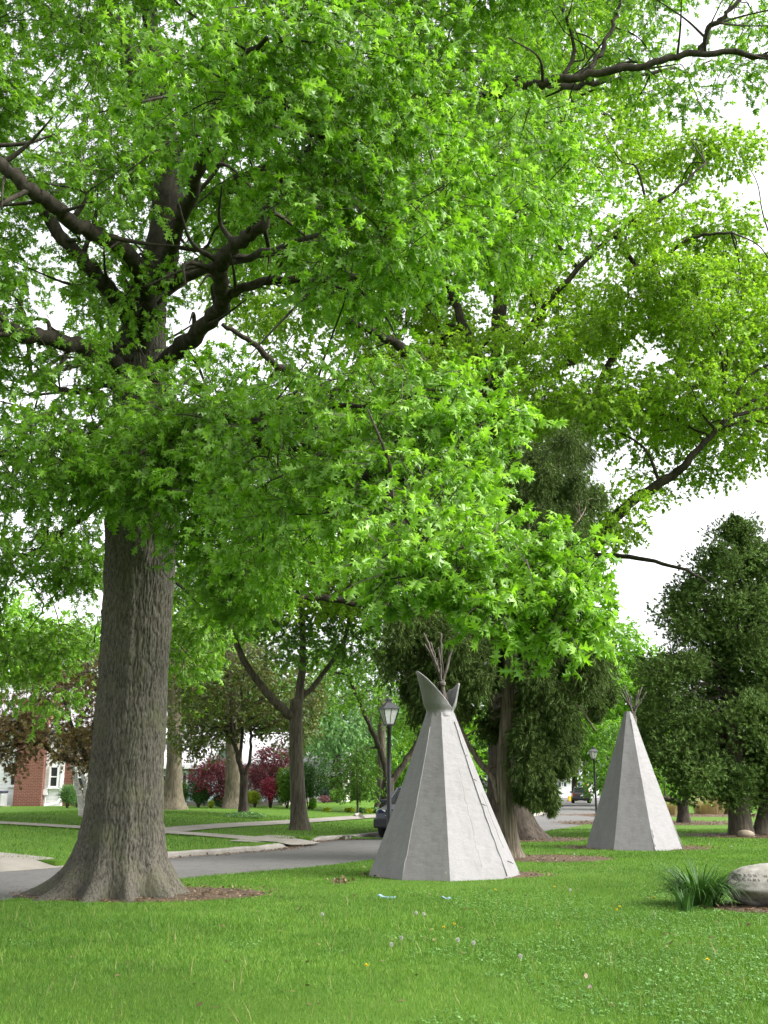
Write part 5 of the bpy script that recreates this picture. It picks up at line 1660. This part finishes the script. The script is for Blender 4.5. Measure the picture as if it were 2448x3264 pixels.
# ------------------------------------------------------------------ boulder with carved greeting
def build_boulder():
    c = ROCK
    root = empty("boulder", (c[0], c[1], 0), "large rounded grey boulder carved with a greeting, at the right of the lawn", "boulder")
    import bmesh
    bm = bmesh.new()
    bmesh.ops.create_icosphere(bm, subdivisions=6, radius=1)
    V = np.array([v.co[:] for v in bm.verts])
    T = np.array([[v.index for v in f.verts] for f in bm.faces])
    bm.free()
    U = V.copy()
    V[:, 0] = np.sign(V[:, 0]) * np.abs(V[:, 0]) ** .85
    rx, ry, rz = .86, .52, .33
    n1 = fbm(U * 1.5 + 4, 3) - .45
    n2 = fbm(U * 5 + 11, 4) - .46
    face = sstep(-.15, .25, U[:, 2]) * sstep(-.2, -.5, U[:, 1])
    V = V * (1 + .30 * n1 * (1 - .5 * face) + .10 * n2 * (1 - .9 * face))[:, None]
    V = V * np.array((rx, ry, rz)) + np.array((c[0], c[1], .27))
    # flat inclined carved face and an undercut near the ground
    V[:, 2] = np.where(V[:, 2] < .02, .02 - (0.02 - V[:, 2]) * .4, V[:, 2])
    k = sstep(.28, .12, V[:, 2]) * sstep(0, -.3, (V[:, 1] - c[1]))
    V[:, 1] += .10 * k
    o = tri_mesh("stone_body", V, T, M['boulder'], root, smooth=True)
    bvh = BVHTree.FromPolygons([tuple(v) for v in V], [tuple(int(i) for i in t) for t in T])
    out = MB()
    for txt, px, py, size in (("BEZON  NI", 2380, 2800, .047), ("WELCOME  FR", 2358, 2813, .047)):
        cu = bpy.data.curves.new("txt", 'FONT')
        cu.body = txt
        cu.size = size
        cu.space_character = 1.75
        cu.offset = .0012
        ob = bpy.data.objects.new("txt", cu)
        COL.objects.link(ob)
        dg = bpy.context.evaluated_depsgraph_get()
        me = bpy.data.meshes.new_from_object(ob.evaluated_get(dg))
        bpy.data.objects.remove(ob)
        bt = bmesh.new()
        bt.from_mesh(me)
        bmesh.ops.triangulate(bt, faces=bt.faces[:])
        for _ in range(2):
            bmesh.ops.subdivide_edges(bt, edges=[e for e in bt.edges if e.calc_length() > .008], cuts=1)
            bmesh.ops.triangulate(bt, faces=bt.faces[:])
        bt.to_mesh(me)
        bt.free()
        a = at(px, py, c[1] - .55)
        # stand the text in front of the stone and press it onto the surface
        vs = []
        for v in me.vertices:
            q = Vector((a[0] + v.co.x, c[1] - 2.0, a[2] + v.co.y * .8))
            h = bvh.ray_cast(q, Vector((0, 1, 0)))
            y_ = h[0].y if h[0] else c[1] - .3
            vs.append((q.x, y_ - .010, q.z))
        out.add(vs, [tuple(p.vertices) for p in me.polygons])
        bpy.data.meshes.remove(me)
    out.build("lettering", M['carving'], root)
build_boulder()
st = MB()
sp_ = ground(2378, 2669)
st.lathe([(.02, -.03), (.18, .0), (.24, .08), (.22, .16), (.12, .22), (.01, .235)], (sp_[0], sp_[1], .03), 18)
so_ = st.build("stone", M['stone'], smooth=True)
for v in so_.data.vertices:
    v.co.x = sp_[0] + (v.co.x - sp_[0]) * 1.15 + .03 * math.sin(v.co.z * 30 + v.co.y * 9)
tag(so_, "small tan stone on the mulch at the conifer's foot", "stone")

# ------------------------------------------------------------------ lily clump beside the boulder
def strap_plant(name, label, b, n, h, spread, wd, arch, mat, seed):
    rs = np.random.default_rng(seed)
    root = empty(name, tuple(b), label, "plant")
    V, T = [], []
    for i in range(n):
        a = rs.uniform(0, 2 * math.pi)
        r0 = rs.uniform(0, spread * .45)
        ln = h * rs.uniform(.65, 1.2)
        out = rs.uniform(.5, 1.1) * arch
        m = 9
        p = np.array((b[0] + r0 * math.cos(a), b[1] + r0 * math.sin(a) * .8, b[2] - .02))
        el = math.pi / 2 - out * .35
        az = a + rs.uniform(-.5, .5)
        o = len(V)
        wv = wd * rs.uniform(.7, 1.2)
        tw = rs.uniform(-.5, .5)
        for k in range(m + 1):
            f = k / m
            wk = wv * (1 - f ** 2.5) * (.75 + .5 * math.sin(math.pi * min(1, f * 1.3)))
            sd = np.array((-math.sin(az + tw * f), math.cos(az + tw * f), 0)) * wk
            V += [p - sd, p + np.array((0, 0, -.25 * wk)), p + sd]
            el -= out * (2.6 / m) * (.4 + f)
            p = p + ln / m * np.array((math.cos(el) * math.cos(az), math.cos(el) * math.sin(az), math.sin(el)))
            p[2] = max(p[2], b[2] + .015)
        for k in range(m):
            q = o + 3 * k
            T += [(q, q + 1, q + 4), (q, q + 4, q + 3), (q + 1, q + 2, q + 5), (q + 1, q + 5, q + 4)]
    tri_mesh("foliage", np.array(V), np.array(T), M[mat], root, smooth=True)
strap_plant("daylily", "thick clump of dark arching strap leaves left of the boulder", np.array((*G(2232, 2896), .04)), 430, .84, .62, .009, 1.05, 'lily_leaf', 3)
strap_plant("iris", "upright sword-leaved tuft in front of the arching strap-leaved clump", np.array((*G(2185, 2915), .04)), 50, .36, .26, .011, .28, 'lily_leaf', 4)

# ------------------------------------------------------------------ grass and small growth on the lawn
def keep_mask(P):
    m = (sdist(P, NEAR) < -.02)
    for cx, cy, rx, ry in BEDS:
        q = ((P[:, 0] - cx) / rx) ** 2 + ((P[:, 1] - cy) / ry) ** 2
        m &= ~(q < .80 + .35 * RNG.random(len(P)))
    m &= np.hypot(P[:, 0] - TP1[0], P[:, 1] - TP1[1]) > 1.36
    m &= np.hypot(P[:, 0] - TP2[0], P[:, 1] - TP2[1]) > 1.30
    return m

def build_grass():
    Ps, Ls, Ws = [], [], []
    for y0, y1, dens, ln, wd in ((6.2, 10, 4200, .060, .0050), (10, 14, 3200, .055, .0055), (14, 20, 2300, .048, .006), (20, 28, 1100, .045, .009), (28, 42, 380, .05, .013)):
        xw = .50 * y1 + 3.0
        n = int(dens * (y1 - y0) * 2 * xw)
        P = np.c_[RNG.uniform(-xw, xw, n), RNG.uniform(y0, y1, n)]
        P = P[np.abs(P[:, 0]) < .50 * P[:, 1] + 3.0]
        patch = vnoise(np.c_[P * 1.1, np.full(len(P), 3.3)]) * .6 + vnoise(np.c_[P * 3.1, np.full(len(P), 1.3)]) * .4
        P = P[RNG.random(len(P)) < .30 + 1.0 * patch]
        P = P[keep_mask(P)]
        pt = vnoise(np.c_[P * .9, np.full(len(P), 7.7)])
        Ps.append(P); Ls.append(ln * (.55 + .75 * pt) * RNG.uniform(.6, 1.35, len(P))); Ws.append(np.full(len(P), wd))
    # far strip across the road
    n = 90000
    P = np.c_[RNG.uniform(-16, 4, n), RNG.uniform(18, 46, n)]
    df = sdist(P, FAR)
    ok = (df > .18) & (df < 16) & (np.abs(sdist(P, WALK)) > .62) & (np.abs(sdist(P, PATH)) > .68) & ~((sdist(P, APRON) > -.3) & (P[:, 1] < APRON[-1][1] + .2 + .0 * P[:, 0]) & (df < 3))
    P = P[ok]
    Ps.append(P); Ls.append(.07 * RNG.uniform(.6, 1.3, len(P))); Ws.append(np.full(len(P), .014))
    P, L, W = np.concatenate(Ps), np.concatenate(Ls), np.concatenate(Ws)
    h = lawn_h(P)
    n = len(P)
    D = unit(np.c_[RNG.normal(size=(n, 2)) * .45, np.ones(n)])
    N = np.c_[RNG.normal(size=(n, 2)), np.zeros(n) + .2]
    V, T = leaves((BLADE[0], BLADE[1]), np.c_[P, h - .004], D, N, L, W / L)
    o = tri_mesh("grass", V, T, M['blade'])
    tag(o, "short green lawn grass", "grass", kind="stuff")
    print("blades", n)
build_grass()

def build_clover():
    n = 44000
    y = RNG.uniform(6.5, 17, n)
    x = RNG.uniform(-1, 1, n) * (.44 * y + 1)
    P = np.c_[x, y]
    f = vnoise(np.c_[P * .55 + 3, np.zeros(n)]) * .6 + vnoise(np.c_[P * 2.2, np.zeros(n) + 5]) * .5
    bias = sstep(-1.5, 3.5, x - (y - 9) * .12) * .34
    P = P[f + bias > .72]
    P = P[keep_mask(P)]
    m = len(P)
    # three leaflets each
    ps, ds = [], []
    a0 = RNG.random(m) * 6.28
    z = .03 + .045 * RNG.random(m)
    for k in range(3):
        a = a0 + k * 2.09
        ps.append(np.c_[P, z]); ds.append(np.c_[np.cos(a), np.sin(a), RNG.normal(size=m) * .3])
    ps, ds = np.concatenate(ps), np.concatenate(ds)
    tpl = (LEAF_OVAL[0] * np.array((1.7, 1, 1)), LEAF_OVAL[1])
    V, T = leaves(tpl, ps, ds, np.tile((0, 0, 1.), (len(ps), 1)) + RNG.normal(size=(len(ps), 3)) * .3, .020 * RNG.uniform(.6, 1.4, len(ps)))
    tag(tri_mesh("ground_cover", V, T, M['clover']), "pale leafy clover patches in the lawn", "ground cover", kind="stuff")
    # dry stalks
    n = 900
    y = RNG.uniform(7, 20, n); x = RNG.uniform(-1, 1, n) * .42 * y
    P = np.c_[x, y][keep_mask(np.c_[x, y])]
    n = len(P)
    V, T = leaves((BLADE[0], BLADE[1]), np.c_[P, np.full(n, .03)], unit(np.c_[RNG.normal(size=(n, 2)) * .3, np.ones(n)]), RNG.normal(size=(n, 3)), RNG.uniform(.08, .2, n), .03)
    tag(tri_mesh("dry_stalks", V, T, M['straw']), "thin dry stalks standing in the grass", "grass", kind="stuff")
    # leaf litter and wood chips over the mulch beds and along the kerb
    ps = []
    for cx, cy, rx, ry in BEDS:
        m = int(420 * rx * ry)
        a = RNG.random(m) * 6.28; r = RNG.random(m) ** .5 * 1.06
        ps.append(np.c_[cx + rx * r * np.cos(a), cy + ry * r * np.sin(a), np.full(m, .065)])
    i = RNG.integers(near_idx(G(187, 2766)), near_idx((17, 112)), 2600)
    nn = normals2(FAR)
    t_ = RNG.random(2600)[:, None]
    q = FAR[i] * (1 - t_) + FAR[np.minimum(i + 1, len(FAR) - 1)] * t_ - nn[i] * (np.abs(RNG.normal(size=2600)) * .28 + .03)[:, None]
    ps.append(np.c_[q, np.full(2600, .03)])
    y = RNG.uniform(8, 30, 420)
    q = np.c_[RNG.uniform(-1, 1, 420) * .42 * y, y]
    q = q[keep_mask(q)]
    ps.append(np.c_[q, np.full(len(q), .06)])
    ps = np.concatenate(ps)
    m = len(ps)
    V, T = leaves(LEAF_OVAL, ps, np.c_[RNG.normal(size=(m, 2)), RNG.normal(size=m) * .25], np.tile((0, 0, 1.), (m, 1)) + RNG.normal(size=(m, 3)) * .35, .055 * RNG.uniform(.5, 1.4, m))
    tag(tri_mesh("leaf_litter", V, T, M['litter']), "brown fallen leaves and bark chips on beds and kerb edge", "leaf litter", kind="stuff")
build_clover()

def dandelion(px, py, yellow, label, i):
    g = G(px, py)
    z0 = .03
    hgt_ = .05 if yellow else random.uniform(.10, .17)
    root = empty("dandelion", (g[0], g[1], z0), label, "dandelion", "yellow dandelion flowers in the lawn" if yellow else "dandelion seed heads in the lawn")
    b = np.array((g[0], g[1], z0))
    tp = b + np.array((random.uniform(-.02, .02), random.uniform(-.02, .02), hgt_))
    MB().tube([b, (b + tp) / 2 + np.array((.004, 0, 0)), tp], .0022, 5).build("stem", M['stalk'], root)
    m = 220
    u = unit(RNG.normal(size=(m, 3)))
    if yellow:
        u[:, 2] = np.abs(u[:, 2]) * .5
        V, T = leaves((LEAF_OVAL[0] * np.array((.6, 1, 1)), LEAF_OVAL[1]), np.tile(tp, (m, 1)), unit(u + np.array((0, 0, .12))), np.tile((0, 0, 1.), (m, 1)) + u * .1, .023 * RNG.uniform(.7, 1.1, m))
        tri_mesh("flower", V, T, M['dandelion'], root)
    else:
        V, T = leaves((LEAF_OVAL[0] * np.array((.5, 1, 1)), LEAF_OVAL[1]), tp + u * .006, u, RNG.normal(size=(m, 3)), .0165 * RNG.uniform(.85, 1.1, m))
        tri_mesh("seed_head", V, T, M['puff'], root)
for i, (x, y, lb) in enumerate(((1458, 3058, "left of the two big dandelion clocks low in the middle of the lawn"), (1506, 3054, "right of the two big dandelion clocks low in the middle of the lawn"), (1279, 3046, "upper dandelion clock of the close pair left of the two big clocks"), (1248, 3070, "lower dandelion clock of the close pair left of the two big clocks"),
                                (1324, 2962, "dandelion clock in mid lawn, below the gap between the two blue scraps"), (1352, 2968, "second dandelion clock in mid lawn, just right of a matching clock"), (1656, 3110, "lone low dandelion clock well right of the two big clocks"), (1820, 2880, "tall dandelion clock midway between the nearer teepee and the strap-leaved clump"), (2132, 2806, "tall white dandelion clock just left of the strap-leaved clump"), (1022, 2962, "dandelion clock left in the lawn below the oak's mulch edge"), (1832, 2752, "tall dandelion clock in front of the cedar's mulch bed"), (2262, 2714, "small dandelion clock just below the farther teepee's right corner"), (2336, 2718, "small dandelion clock on the lawn above the boulder"), (1420, 2820, "dandelion clock at the front corner of the nearer teepee"))):
    dandelion(x, y, False, lb, i)
for i, (x, y, lb) in enumerate(((1168, 3110, "yellow dandelion flower low in the lawn, nearest of all"), (1450, 2970, "yellow dandelion in mid lawn right of two white clocks"), (1415, 2982, "yellow dandelion just lower left of another in mid lawn"), (2258, 3092, "yellow dandelion low at the right below the boulder"), (1576, 2854, "yellow dandelion near the nearer teepee's front right"), (1974, 2912, "left of the two paired yellow dandelions left of the iris tuft"), (1966, 2922, "lower of the paired yellow dandelions left of the iris tuft"), (1766, 2844, "yellow dandelion on the lawn midway between teepee and boulder"), (2086, 2880, "yellow dandelion close to the iris tuft's left side"))):
    dandelion(x, y, True, lb, i)

def scrap(px, py, w_, label, rot):
    g = G(px, py)
    V, T = [], []
    nx, ny = 14, 6
    for i in range(nx + 1):
        for j in range(ny + 1):
            u, v = i / nx - .5, j / ny - .5
            hz = .028 + .035 * vnoise(np.array([[u * 6 + px, v * 4, 0.]]))[0] * (1 - (2 * v) ** 2) + .03 * math.exp(-((u + .4) / .15) ** 2)
            x_, y_ = u * w_, v * .09 * (1 - .5 * abs(u))
            V.append((g[0] + x_ * math.cos(rot) - y_ * math.sin(rot), g[1] + x_ * math.sin(rot) + y_ * math.cos(rot), hz))
    for i in range(nx):
        for j in range(ny):
            a = i * (ny + 1) + j
            T += [(a, a + ny + 1, a + ny + 2), (a, a + ny + 2, a + 1)]
    o = tri_mesh("plastic_scrap", V, T, M['blue_litter'], smooth=True)
    md = o.modifiers.new("thick", 'SOLIDIFY'); md.thickness = .006
    tag(o, label, "litter", "blue scraps of litter on the lawn")
scrap(1233, 2868, .28, "longer crumpled blue scrap in the grass before the nearer teepee", R(-25))
scrap(1424, 2872, .16, "shorter crumpled blue scrap, the one nearer the boulder", R(20))
lf = ground(1090, 2818)
m = 60
V, T = leaves(LEAF_MAPLE, np.c_[lf[0] + RNG.normal(size=m) * .10, lf[1] + RNG.normal(size=m) * .1, .06 + .05 * RNG.random(m)], RNG.normal(size=(m, 3)), RNG.normal(size=(m, 3)) + np.array((0, 0, 1)), .07 * RNG.uniform(.6, 1.3, m))
tag(tri_mesh("dead_leaves", V, T, M['litter']), "small heap of reddish dead leaves left of the nearer teepee", "dead leaves", kind="stuff")
